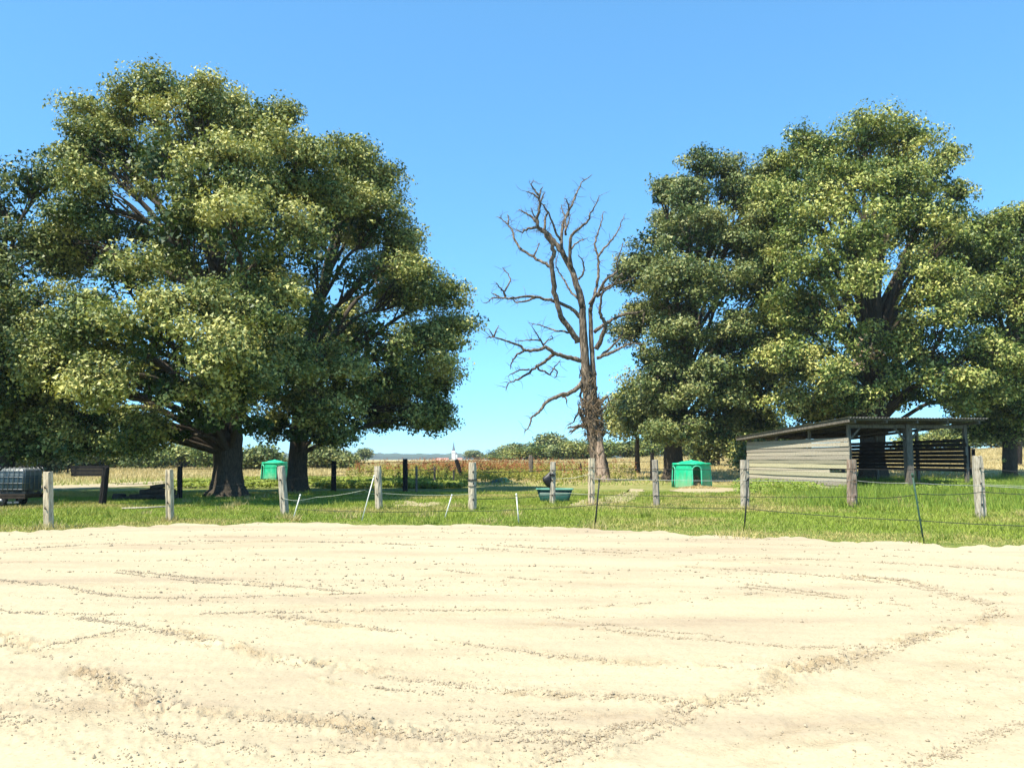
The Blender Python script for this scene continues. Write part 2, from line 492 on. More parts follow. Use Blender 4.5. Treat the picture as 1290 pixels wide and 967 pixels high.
# harrow and wheel marks, traced in the photograph: points, half width, height of the ridge, cloddiness
MARKS = [
    ([(-60, 800), (20, 815), (110, 850), (215, 893), (330, 912), (430, 922), (540, 930), (640, 930), (745, 930), (800, 918), (870, 895), (950, 880), (1030, 850), (1110, 825), (1190, 800), (1250, 782), (1248, 768), (1200, 752), (1140, 735), (1070, 728)], .20, .030, 1.0),
    ([(100, 782), (190, 797), (300, 820), (400, 843), (500, 858), (610, 872), (720, 880), (800, 884), (880, 892)], .16, .024, .9),
    ([(340, 780), (440, 792), (540, 806), (640, 822), (760, 836), (880, 845), (1000, 850), (1060, 846)], .14, .020, .7),
    ([(690, 786), (790, 800), (900, 812), (1010, 820), (1120, 822)], .12, .018, .6),
    ([(-40, 770), (60, 776), (150, 778), (270, 777), (400, 774), (530, 772), (660, 772), (800, 765), (960, 750)], .12, .016, .5),
    ([(-40, 730), (60, 740), (150, 754), (260, 756), (380, 752), (460, 750)], .12, .016, .5),
    ([(150, 720), (240, 730), (340, 738), (430, 748)], .11, .014, .6),
    ([(-40, 890), (30, 918), (90, 943), (170, 968), (230, 990)], .22, .030, 1.0),
    ([(-40, 850), (60, 885), (160, 918), (260, 945), (360, 955), (480, 950)], .13, .014, .4),
    ([(1300, 912), (1240, 932), (1190, 955), (1150, 980)], .16, .024, .8),
    ([(880, 893), (800, 925), (740, 945), (680, 972)], .15, .022, .7),
    ([(640, 690), (800, 699), (960, 705), (1100, 710), (1290, 722)], .16, .014, .3),
    ([(0, 695), (200, 684), (400, 684), (560, 690), (700, 700)], .16, .012, .3),
    ([(860, 716), (960, 722), (1060, 730), (1150, 742), (1210, 758)], .13, .016, .7),
    ([(930, 738), (1050, 752), (1150, 762)], .10, .014, .6),
    ([(20, 828), (90, 812), (160, 798)], .10, .012, .5),
    ([(560, 720), (700, 735), (850, 742)], .12, .010, .3),
    ([(420, 905), (560, 905), (700, 912), (790, 905)], .12, .010, .4),
]
for pts, wdt, hh, cl in list(MARKS):
    for off in (-9, 8, 17):
        if random.random() < .22:
            lo = random.uniform(0, .4); hi = random.uniform(.6, 1)
            n_p = len(pts); sl = pts[int(lo * n_p):max(int(hi * n_p), int(lo * n_p) + 3)]
            if len(sl) > 2:
                MARKS.append(([(a + random.uniform(-6, 6), b + off * (b - 600) / 300 + random.uniform(-1, 1)) for a, b in sl], wdt * .55, hh * .45, cl * .8))
def between(a, b, f, j):
    n_p = max(len(a), len(b)); t_ = np.linspace(0, 1, n_p)
    A_ = np.array([np.interp(t_, np.linspace(0, 1, len(a)), [p[i] for p in a]) for i in (0, 1)]).T
    B_ = np.array([np.interp(t_, np.linspace(0, 1, len(b)), [p[i] for p in b]) for i in (0, 1)]).T
    return [tuple(p) for p in A_ * (1 - f) + B_ * f]
FINE = []
TR = [[(-60, 712), (150, 706), (400, 706), (640, 712), (860, 720), (1080, 732), (1300, 752)],
      [(-60, 735), (150, 745), (400, 752), (640, 750), (860, 750), (1050, 760), (1200, 772)],
      [(-60, 770), (120, 782), (330, 800), (540, 815), (760, 825), (950, 826), (1160, 808)],
      [(-60, 800), (120, 830), (330, 858), (540, 872), (760, 882), (930, 872), (1110, 832)],
      [(-60, 862), (110, 900), (300, 925), (520, 940), (700, 938), (820, 915), (960, 880)],
      [(-60, 905), (80, 945), (220, 975), (420, 985), (620, 982), (760, 960), (900, 905)]]
for ia in range(len(TR) - 1):
    for f_ in np.arange(.08, .98, .17):
        pl_ = between(TR[ia], TR[ia + 1], f_ + random.uniform(-.03, .03), 0)
        lo_ = random.choice((0, 0, 1, 2)); hi_ = random.choice((4, 5, 6, 7, 7))
        if hi_ - lo_ > 2: FINE.append((pl_[lo_:hi_], .16, .016, random.choice((.12, .16, .2, .24))))
for k_ in range(9):           # wheel lines of the outer lane
    o_ = k_ * 17
    FINE.append(([(1330, 705 + o_ * .35), (1310 + o_ * .4, 770 + o_ * .6), (1210 + o_ * .8, 835 + o_ * .5), (1060 + o_ * 1.1, 890 + o_ * .45), (880 + o_ * 1.3, 945 + o_ * .4)], .18, .015, .15))
for k_ in range(4):
    FINE.append(([(-40, 684 + k_ * 8), (200, 672 + k_ * 7.5), (430, 669 + k_ * 7.5), (700, 676 + k_ * 7.5), (950, 686 + k_ * 8), (1300, 703 + k_ * 9)], .20, .016, .15))
MARKS += FINE
marks = []
for pts, wdt, hh, cl in MARKS:
    q = spline([G(a, b)[:2] for a, b in pts], 10)
    marks.append((q, wdt * .62, hh * (.62 if cl > .25 else .6), cl))
SZf = SZ.ravel(); sxf, syf = SX.ravel(), SY.ravel()
DISTURBED = np.zeros(len(sxf))
for mi, (q, wdt, hh, cl) in enumerate(marks):
    best = np.full(len(sxf), 9.0); side = np.zeros(len(sxf)); along = np.zeros(len(sxf))
    acc = 0
    for a, b in zip(q[:-1], q[1:]):
        L = np.hypot(*(b - a))
        if L < 1e-6: continue
        k = np.where((sxf > min(a[0], b[0]) - .6) & (sxf < max(a[0], b[0]) + .6) & (syf > min(a[1], b[1]) - .6) & (syf < max(a[1], b[1]) + .6))[0]
        if len(k):
            dx, dy = sxf[k] - a[0], syf[k] - a[1]
            ux, uy = (b - a) / L
            s = np.clip(dx * ux + dy * uy, 0, L)
            ox, oy = dx - s * ux, dy - s * uy
            dd = np.hypot(ox, oy)
            bet = dd < best[k]
            kk = k[bet]
            best[kk] = dd[bet]; side[kk] = np.sign(ux * oy - uy * ox)[bet]; along[kk] = acc + s[bet]
        acc += L
    k = np.where(best < wdt * 3.2)[0]
    wob = (vnoise(along[k] * 1.3, mi * 7.0, seed=8) - .5) * .2 + (vnoise(along[k] * 5, mi * 5.0, seed=18) - .5) * .10
    d = (best[k] * side[k] + wob) / wdt
    inten = np.clip(vnoise(along[k] * 1.1, mi * 3.1, seed=9) * 2.0 - .45, 0.08, 1.15)
    nl_ = vnoise(sxf[k] * 24, syf[k] * 28, seed=10); nh_ = vnoise(sxf[k] * 33, syf[k] * 33, seed=11)
    lump = 3.4 * np.maximum(nl_ - .60, 0) - 3.0 * np.maximum(.36 - nl_, 0) + 2.2 * np.maximum(nh_ - .6, 0) - 1.6 * np.maximum(.33 - nh_, 0)
    env = np.exp(-d * d)
    prof = np.exp(-((d - .9) / .5) ** 2) - .7 * np.exp(-((d + .35) / .55) ** 2)
    DISTURBED[k] = np.maximum(DISTURBED[k], np.exp(-(d / 1.1) ** 2) * inten * max(cl, .30) * np.clip(.25 + 2.2 * (vnoise(sxf[k] * 5, syf[k] * 7, seed=13) - .35), 0, 1))
    SZf[k] += hh * inten * (.45 * prof + np.exp(-(d / 1.25) ** 2) * lump * cl * 1.5)
# broad smooth wheel bands on the outer lane
for px0, pts in enumerate([[(1290, 730), (1250, 800), (1080, 870), (860, 950)], [(1330, 760), (1290, 830), (1150, 890), (960, 960)], [(1400, 820), (1320, 880), (1180, 950)]]):
    q = spline([G(a, b)[:2] for a, b in pts], 12)
    dmin = np.min(np.hypot(sxf[:, None] - q[None, ::3, 0], syf[:, None] - q[None, ::3, 1]), axis=1)
    SZf -= .012 * np.exp(-(dmin / .25) ** 2)
    SZf += .010 * np.exp(-((dmin - .42) / .12) ** 2)
SZ = SZf.reshape(SX.shape)
SZ = np.maximum(SZ, .004)
# raised crumbly rim
v2 = (ye[None, :] - SY)
SZ += .014 * np.exp(-((v2 - .25) / .2) ** 2) * (.3 + 1.2 * vnoise(SX * 3, SY * 3, seed=12))
SZ = np.where(v2 < .1, SZ - (.1 - v2) * .6, SZ)
sand_me = gridmesh('sand_arena', SX, SY, SZ, M['sand'])
DISTURBED = np.clip(DISTURBED + .35 * np.clip((vnoise(sxf * 1.1, syf * 2.2, seed=14) - .62) * 4, 0, 1) * vnoise(sxf * 7, syf * 9, seed=15), 0, 1)
sand_me.attributes.new('disturbed', 'FLOAT', 'POINT').data.foreach_set('value', DISTURBED.astype(np.float32))
struct(link('sand_arena', sand_me), 'pale raked sand riding arena with curved harrow marks')

und = [(-30, -14), (32, -14), (32, 14)] + [(float(y * t) , float(y) - .25) for t, y in zip(et[::-1], ey[::-1]) if abs(t) < 1.3] + [(-30, 13.5)]
struct(obj('sand_surround', [(x, y, -0.006) for x, y in und], [tuple(range(len(und)))], M['sand']), 'sand beside and behind the camera')

# clods of sand thrown up along the marks
ico = bmesh.new(); bmesh.ops.create_icosphere(ico, subdivisions=1, radius=1)
iv = np.array([v.co[:] for v in ico.verts]); itri = np.array([[v.index for v in f.verts] for f in ico.faces]); ico.free()
cl_p, cl_r = [], []
for q, wdt, hh, cl in marks:
    seg = np.diff(q, axis=0); L = np.hypot(seg[:, 0], seg[:, 1])
    n = int(L.sum() * (14 * cl if cl > .25 else 1))
    idx = rng.choice(len(L), n, p=L / L.sum()); f = rng.random(n)[:, None]
    p = q[idx] + seg[idx] * f
    keep = vnoise(p[:, 0] * .8, p[:, 1] * .8, seed=20) > .42
    p = p + rng.normal(0, wdt * .9, p.shape)
    cl_p.append(p[keep]); cl_r.append(np.minimum(rng.gamma(1.7, .0030, n)[keep] + .002, .017))
n = 60
yy = np.sqrt(rng.uniform(4 ** 2, 20 ** 2, n)); tt = rng.uniform(-.8, .8, n)
cl_p.append(np.stack([yy * tt, yy], 1)); cl_r.append(np.minimum(rng.gamma(2, .003, n) + .002, .016))
for (px, py, s, n) in [(470, 738, .5, 90), (438, 716, .6, 40), (905, 722, .5, 50), (1200, 775, .5, 80), (430, 918, .3, 60), (320, 708, .5, 30), (1058, 842, .25, 40), (250, 862, .3, 30), (1090, 762, .4, 40), (960, 803, .4, 20)]:
    c = G(px, py)[:2]
    cl_p.append(c + rng.normal(0, s, (n, 2)) * [1.3, .8]); cl_r.append(np.minimum(rng.gamma(1.8, .0030, n) + .002, .016))
cp = np.vstack(cl_p); cr = np.concatenate(cl_r)
ok = (cp[:, 1] < yedge(cp[:, 0] / np.maximum(cp[:, 1], .1)) - .2) & (cp[:, 1] > 3)
cp, cr = cp[ok], cr[ok]
ti = np.clip(np.searchsorted(T, cp[:, 0] / cp[:, 1]), 0, len(T) - 1)
vi = np.clip((np.log(cp[:, 1] / y0) / np.log(ye[ti] / y0) * (len(Vv) - 1)).astype(int), 0, len(Vv) - 1)
cz = SZ[vi, ti]
cr = cr * np.clip(cp[:, 1] / 9, .8, 1.2)
sc3 = cr[:, None] * rng.uniform(.6, 1.35, (len(cr), 3)) * [1.2, 1.2, .8]
jit = 1 + rng.uniform(-.28, .28, (len(cr), 12, 1))
W = iv[None] * jit * sc3[:, None, :] + np.stack([cp[:, 0], cp[:, 1], cz + cr * .3], 1)[:, None, :]
CV = W[:, itri.ravel()].reshape(-1, 3)
# fine crumbs: small eight-sided lumps in wider bands
ov = np.array([(1, 0, 0), (-1, 0, 0), (0, 1, 0), (0, -1, 0), (0, 0, 1), (0, 0, -1)], float)
otri = np.array([(0, 2, 4), (2, 1, 4), (1, 3, 4), (3, 0, 4), (2, 0, 5), (1, 2, 5), (3, 1, 5), (0, 3, 5)])
kp, kr = [], []
for mi, (q, wdt, hh, cl) in enumerate(marks):
    seg = np.diff(q, axis=0); L = np.hypot(seg[:, 0], seg[:, 1])
    n = int(L.sum() * (520 * cl if cl > .25 else 26))
    idx = rng.choice(len(L), n, p=L / L.sum()); p = q[idx] + seg[idx] * rng.random(n)[:, None]
    p = p + rng.normal(0, wdt * (.34 + .4 * (rng.random((n, 1)) < .15)), p.shape)
    dn = vnoise(p[:, 0] * 1.6, p[:, 1] * 2.4, seed=21) * .6 + vnoise(p[:, 0] * 6, p[:, 1] * 9, seed=22) * .4
    dn2 = np.clip((dn - .36) * 4.0, 0.03, 1)
    k = rng.random(n) < dn2
    kp.append(p[k]); kr.append(np.minimum(rng.gamma(1.7, .0026, int(k.sum())) + .003, .02))
n = 1500
yy = np.sqrt(rng.uniform(4 ** 2, 20 ** 2, n)); tt = rng.uniform(-.75, .75, n)
p = np.stack([yy * tt, yy], 1)
k = rng.random(n) < np.clip((vnoise(p[:, 0] * .9, p[:, 1] * 1.8, seed=23) - .52) * 4, 0, 1)
kp.append(p[k]); kr.append(np.minimum(rng.gamma(2.0, .0028, int(k.sum())) + .004, .018))
kp = np.vstack(kp); kr = np.concatenate(kr)
ok = (kp[:, 1] < yedge(kp[:, 0] / np.maximum(kp[:, 1], .1)) - .1) & (kp[:, 1] > 4.0) & (np.abs(kp[:, 0]) < kp[:, 1] * .72 + .5)
kp, kr = kp[ok], kr[ok]
if len(kp) > 30000:
    k = rng.permutation(len(kp))[:30000]; kp, kr = kp[k], kr[k]
ti = np.clip(np.searchsorted(T, kp[:, 0] / kp[:, 1]), 0, len(T) - 1)
vi = np.clip((np.log(kp[:, 1] / y0) / np.log(ye[ti] / y0) * (len(Vv) - 1)).astype(int), 0, len(Vv) - 1)
kr = kr * np.clip(kp[:, 1] / 9.5, .7, 1.5)
a_ = rng.uniform(0, 6.28, len(kp)); ca_, sa_ = np.cos(a_), np.sin(a_)
sc3 = kr[:, None] * rng.uniform(.6, 1.4, (len(kr), 3)) * [1.15, 1.15, .9]
W = ov[None] * sc3[:, None, :] * (1 + rng.uniform(-.3, .3, (len(kr), 6, 1)))
W = np.stack([W[..., 0] * ca_[:, None] - W[..., 1] * sa_[:, None], W[..., 0] * sa_[:, None] + W[..., 1] * ca_[:, None], W[..., 2]], -1)
W += np.stack([kp[:, 0], kp[:, 1], SZ[vi, ti] + kr * .3], 1)[:, None, :]
CV = np.vstack([CV, W[:, otri.ravel()].reshape(-1, 3)])
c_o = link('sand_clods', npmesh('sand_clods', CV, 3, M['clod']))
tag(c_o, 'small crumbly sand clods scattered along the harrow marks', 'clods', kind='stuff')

# ------------------------------------------------------------------ bare patches and track
def blob(name, pxpts, label, z=.006, jag=.12, mat='soil'):
    q = np.array([G(a, b)[:2] for a, b in pxpts])
    q = np.vstack([q, q[:1]])
    out = []
    for a, b in zip(q[:-1], q[1:]):
        n = max(3, int(np.hypot(*(b - a)) / .35))
        for t in np.linspace(0, 1, n, endpoint=False):
            p = a + (b - a) * t
            d = (b - a); nr = np.array([d[1], -d[0]]) / (np.hypot(*d) + 1e-6)
            out.append(p + nr * (vnoise(p[0] * 1.7, p[1] * 1.7, seed=31) - .5) * jag * 3 + nr * rng.uniform(-jag, jag) * .5)
    c = np.mean(out, 0)
    V = [(c[0], c[1], float(H(*c)) + z - .02)] + [(p[0], p[1], float(H(p[0], p[1])) + z - .02) for p in out]
    n = len(out)
    o = obj(name, V, [(0, i + 1, (i + 1) % n + 1) for i in range(n)], M[mat])
    struct(o, label)
    return np.array(out)

PATCH = []
PATCH.append(blob('farm_track', [(-80, 619), (60, 616), (150, 613), (230, 608), (310, 609), (420, 612), (460, 610.5), (420, 608.5), (330, 606), (260, 604), (200, 605.5), (140, 608.5), (50, 611.5), (-80, 613.5)], 'pale dirt track behind the shaded grass under the oaks', z=.012))
PATCH.append(blob('bare_patch', [(716, 636), (735, 637.5), (760, 635), (790, 632), (806, 623), (812, 616), (795, 615), (786, 620), (772, 624), (745, 627), (722, 632)], 'bare dry patch beside the dead tree', z=.012))
PATCH.append(blob('bare_patch', [(484, 635), (500, 637), (515, 636.5), (532, 638), (556, 635), (561, 632.5), (545, 631.5), (530, 632.5), (512, 630), (498, 631.5)], 'bare straw coloured strip behind the post by the white cord', z=.012))
PATCH.append(blob('bare_patch', [(845, 618), (880, 621), (925, 619), (938, 615), (900, 613), (860, 614)], 'trampled dry ground at the green hut door', z=.012))

def inpoly(x, y, poly):
    r = np.zeros(len(x), bool)
    x1, y1 = poly[:, 0], poly[:, 1]; x2, y2 = np.roll(x1, -1), np.roll(y1, -1)
    for a, b, c, d in zip(x1, y1, x2, y2):
        if b == d: continue
        r ^= ((b > y) != (d > y)) & (x < (c - a) * (y - b) / (d - b) + a)
    return r

# ------------------------------------------------------------------ grass
def blades(x, y, h, wd, col, lean=.35, zoff=-.03, bend=True):
    n = len(x)
    z = H(x, y) + zoff
    a = rng.uniform(0, 2 * math.pi, n)
    lx, ly = rng.normal(0, lean, n) * h, rng.normal(0, lean, n) * h
    dx, dy = np.cos(a) * wd / 2, np.sin(a) * wd / 2
    V = np.empty((n, 3, 3))
    V[:, 0] = np.stack([x - dx, y - dy, z], 1); V[:, 1] = np.stack([x + dx, y + dy, z], 1)
    V[:, 2] = np.stack([x + lx, y + ly, z + h], 1)
    return V.reshape(-1, 3), np.repeat(col, 3, axis=0)

def lerp(a, b, t): return np.asarray(a)[None] * (1 - t[:, None]) + np.asarray(b)[None] * t[:, None]

def scatter(n, ymin, ymax, tmin=-.8, tmax=.8):
    y = np.sqrt(rng.uniform(ymin ** 2, ymax ** 2, n)); t = rng.uniform(tmin, tmax, n)
    return y * t, y

def notsand(x, y, over=.12):
    return y > yedge(x / np.maximum(y, .1)) - over + (vnoise(x * 3, y * 3, seed=40) - .5) * .7 + (vnoise(x * .8, y * .5, seed=49) - .5) * 2.4 - np.minimum(np.abs(rng.normal(0, .35, len(x))), 1.3)

def notpatch(x, y, prob=.66):
    m = np.zeros(len(x), bool)
    for p in PATCH: m |= inpoly(x, y, p)
    return ~(m & (rng.random(len(x)) < prob))

gx, gy = scatter(340000, 14, 42)
k = notsand(gx, gy) & notpatch(gx, gy)
gx, gy = gx[k], gy[k]
n1 = vnoise(gx * .35, gy * .35, seed=41); n2 = vnoise(gx * 1.6, gy * 1.6, seed=42)
edge = np.clip((gy - yedge(gx / gy)) / 2.2, 0, 1)
hgt = (.035 + .05 * n2 + .04 * n1 * edge) * rng.uniform(.6, 1.35, len(gx)) * (.45 + .55 * edge)
dry = np.clip(.85 * (1 - edge) + np.clip((vnoise(gx * .22, gy * .45, seed=54) - .48) * 2.6, -.3, .8) + (n2 - .5) * 1.1 + rng.normal(0, .22, len(gx)), 0, 1)
col = lerp((.19, .27, .035), (.27, .33, .05), n1)
col = col * (1 - dry[:, None]) + np.array((.42, .36, .13)) * dry[:, None]
col *= rng.uniform(.75, 1.25, (len(gx), 1))
# rank tufts round the posts and here and there
tc_ = [G(a, b)[:2] for a, b in ((61, 664), (214, 655), (359, 648), (477, 641), (595, 641), (696, 635), (745, 635), (827, 637), (938, 638), (1074, 638), (1236, 652), (497, 657), (372, 655), (655, 659), (750, 664), (938, 667), (1164, 685))]
for _ in range(150):
    x_, y_ = scatter(1, 17, 40)
    if notsand(x_, y_, -.6)[0]: tc_.append((x_[0], y_[0]))
for cx_, cy_ in tc_:
    nb_ = int(rng.integers(40, 110)); rr_ = rng.uniform(.08, .28)
    bx_ = cx_ + rng.normal(0, rr_, nb_); by_ = cy_ + rng.normal(0, rr_, nb_)
    gx = np.concatenate([gx, bx_]); gy = np.concatenate([gy, by_])
    hgt = np.concatenate([hgt, rng.uniform(.10, .30, nb_) * rng.uniform(.6, 1.2)])
    c_ = lerp((.14, .22, .03), (.30, .33, .07), rng.random(nb_)) if rng.random() < .7 else lerp((.36, .30, .12), (.50, .43, .2), rng.random(nb_))
    col = np.vstack([col, c_])
V, C = blades(gx, gy, hgt, .013 + .0005 * gy, col, .5)
o = link('meadow_grass', npmesh('meadow_grass', V, 3, M['grass'], C))
tag(o, 'short mown green grass between the sand and the fences', 'grass', kind='stuff')

# lush tall grass on the right
gx, gy = scatter(110000, 20, 56, .18, .80)
px = 645 + F * gx / gy
pyb = HOR + EYE * F / gy
lush = sstep((px - 930) / 160) * sstep((648 - pyb) / 22) * (vnoise(gx * .5, gy * .5, seed=44) * .7 + .5)
k = (rng.random(len(gx)) < lush) & notpatch(gx, gy)
gx, gy, lush = gx[k], gy[k], lush[k]
n1 = vnoise(gx * .7, gy * .7, seed=45)
hgt = (.16 + .60 * n1 * np.clip(lush, 0, 1)) * rng.uniform(.6, 1.3, len(gx))
col = lerp((.13, .23, .03), (.28, .34, .06), rng.random(len(gx))) * rng.uniform(.8, 1.2, (len(gx), 1))
V, C = blades(gx, gy, hgt, .03, col, .28)
o = link('tall_grass', npmesh('tall_grass', V, 3, M['grass'], C))
tag(o, 'lush tall bright green grass in front of the wooden shed', 'grass', kind='stuff')

# dry field grass far behind
gx, gy = scatter(135000, 40, 150, -.78, .78)
px = 645 + F * gx / gy
k = notpatch(gx, gy) & ((gy > 46 + 10 * vnoise(gx * .1, gy * .1, seed=46)))
gx, gy, px = gx[k], gy[k], px[k]
n1 = vnoise(gx * .12, gy * .25, seed=47)
hgt = (.10 + .30 * n1) * rng.uniform(.5, 1.4, len(gx)) * np.clip((gy - 40) / 20, .3, 1.1)
grn = np.clip((68 - gy) / 18 + (vnoise(gx * .2, gy * .2, seed=48) - .5) * 1.5, 0, 1)
col = lerp((.42, .33, .16), (.56, .45, .23), rng.random(len(gx)))
col = col * (1 - grn[:, None]) + np.array((.22, .31, .05)) * grn[:, None]
col *= rng.uniform(.75, 1.2, (len(gx), 1))
V, C = blades(gx, gy, hgt, .03 + gy * .0006, col, .3)
o = link('field_grass', npmesh('field_grass', V, 3, M['grass'], C))
tag(o, 'dry straw coloured grass of the field before the hedgerow', 'grass', kind='stuff')

# reddish brown seeding docks and green leafy weeds
def leafquads(c, nrm, size, asp=.5):
    n = len(c)
    nrm = nrm / (np.linalg.norm(nrm, axis=1, keepdims=True) + 1e-9)
    r = rng.normal(size=(n, 3))
    a = np.cross(nrm, r); a /= (np.linalg.norm(a, axis=1, keepdims=True) + 1e-9)
    b = np.cross(nrm, a)
    s = size[:, None]
    V = np.empty((n, 4, 3))
    V[:, 0] = c - a * s * .5
    V[:, 1] = c + b * s * asp * .5 + a * s * .05 + nrm * s * .08
    V[:, 2] = c + a * s * .5
    V[:, 3] = c - b * s * asp * .5 + a * s * .05 + nrm * s * .08
    return V.reshape(-1, 3)

def leaftris(c, nrm, size, asp=.62):
    n = len(c)
    nrm = nrm / (np.linalg.norm(nrm, axis=1, keepdims=True) + 1e-9)
    a = np.cross(nrm, rng.normal(size=(n, 3))); a /= (np.linalg.norm(a, axis=1, keepdims=True) + 1e-9)
    b = np.cross(nrm, a); s = size[:, None]
    k = rng.uniform(-.25, .25, (n, 1))
    V = np.empty((n, 3, 3))
    V[:, 0] = c + a * s * .6
    V[:, 1] = c - a * s * (.38 + k * .4) + b * s * asp * .62
    V[:, 2] = c - a * s * (.38 - k * .4) - b * s * asp * .62
    return V.reshape(-1, 3)

sx_, sy_ = scatter(12000, 44, 95, -.21, .17)
px = 645 + F * sx_ / sy_
dens = np.exp(-((px - 600) / 85) ** 2) * .75 + .10 * (px > 440) * (px < 800)
k = (rng.random(len(sx_)) < dens * (.35 + .9 * vnoise(sx_ * .5, sy_ * .3, seed=50))) & (sy_ > 47 + 9 * vnoise(sx_ * .25, 3.3, seed=57))
sx_, sy_ = sx_[k], sy_[k]
VV, CC = [], []
hs = rng.uniform(.55, 1.0, len(sx_)) * (1 + .75 * (rng.random(len(sx_)) < .35)) * (.7 + .3 * vnoise(sx_ * .4, sy_ * .4, seed=51))
for rep in range(15):
    f = rng.uniform(.25, 1.0, len(sx_))
    c = np.stack([sx_ + rng.normal(0, .06, len(sx_)), sy_ + rng.normal(0, .06, len(sx_)), H(sx_, sy_) + hs * f], 1)
    VV.append(leafquads(c, rng.normal(size=(len(sx_), 3)) + [0, -.5, .3], rng.uniform(.09, .2, len(sx_)), .42))
    g = (f * hs < .62 + .35 * vnoise(sx_ * .35, sy_ * .35, seed=58))[:, None]
    cc = lerp((.20, .075, .03), (.40, .17, .075), rng.random(len(sx_)))
    cc = np.where(g, lerp((.19, .22, .035), (.34, .31, .07), rng.random(len(sx_))), cc)
    CC.append(np.repeat(cc, 4, axis=0))
o = link('dock_weeds', npmesh('dock_weeds', np.vstack(VV), 4, M['grass'], np.vstack(CC)))
tag(o, 'tall reddish brown seeding dock weeds behind the dark fence posts', 'weeds', kind='stuff')

VV, CC = [], []
sx_, sy_ = scatter(7500, 47, 62, -.42, -.06)
px = 645 + F * sx_ / sy_
k = (vnoise(sx_ * .4, sy_ * .4, seed=52) > .38) & notpatch(sx_, sy_, 1.0) & (rng.random(len(sx_)) < np.clip((px - 150) / 250, .15, 1))
sx_, sy_ = sx_[k], sy_[k]
for rep in range(9):
    c = np.stack([sx_ + rng.normal(0, .18, len(sx_)), sy_ + rng.normal(0, .18, len(sx_)), H(sx_, sy_) + rng.uniform(.03, .32, len(sx_))], 1)
    VV.append(leafquads(c, rng.normal(size=(len(sx_), 3)) * .6 + [0, -.3, 1], rng.uniform(.14, .3, len(sx_)), .6))
    CC.append(np.repeat(lerp((.17, .23, .035), (.29, .33, .06), rng.random(len(sx_))), 4, axis=0))
sx_, sy_ = scatter(2600, 38, 52, .28, .62)
k = vnoise(sx_ * .6, sy_ * .6, seed=53) > .5
sx_, sy_ = sx_[k], sy_[k]
for rep in range(7):
    c = np.stack([sx_ + rng.normal(0, .15, len(sx_)), sy_ + rng.normal(0, .15, len(sx_)), H(sx_, sy_) + rng.uniform(.05, .45, len(sx_))], 1)
    VV.append(leafquads(c, rng.normal(size=(len(sx_), 3)) * .6 + [0, -.3, 1], rng.uniform(.10, .2, len(sx_)), .5))
    CC.append(np.repeat(lerp((.14, .22, .03), (.26, .32, .055), rng.random(len(sx_))), 4, axis=0))
o = link('leafy_weeds', npmesh('leafy_weeds', np.vstack(VV), 4, M['grass'], np.vstack(CC)))
tag(o, 'low bright green leafy weeds at the edge of the field', 'weeds', kind='stuff')

# ------------------------------------------------------------------ leafy trees
PAL_OAK = [(.028, .058, .013), (.102, .142, .033), (.27, .292, .080), (.49, .465, .155)]
PAL_DEEP = [(.026, .054, .014), (.082, .122, .033), (.195, .222, .068), (.33, .325, .12)]
PAL_LIGHT = [(.036, .070, .014), (.13, .18, .036), (.32, .35, .085), (.54, .51, .17)]

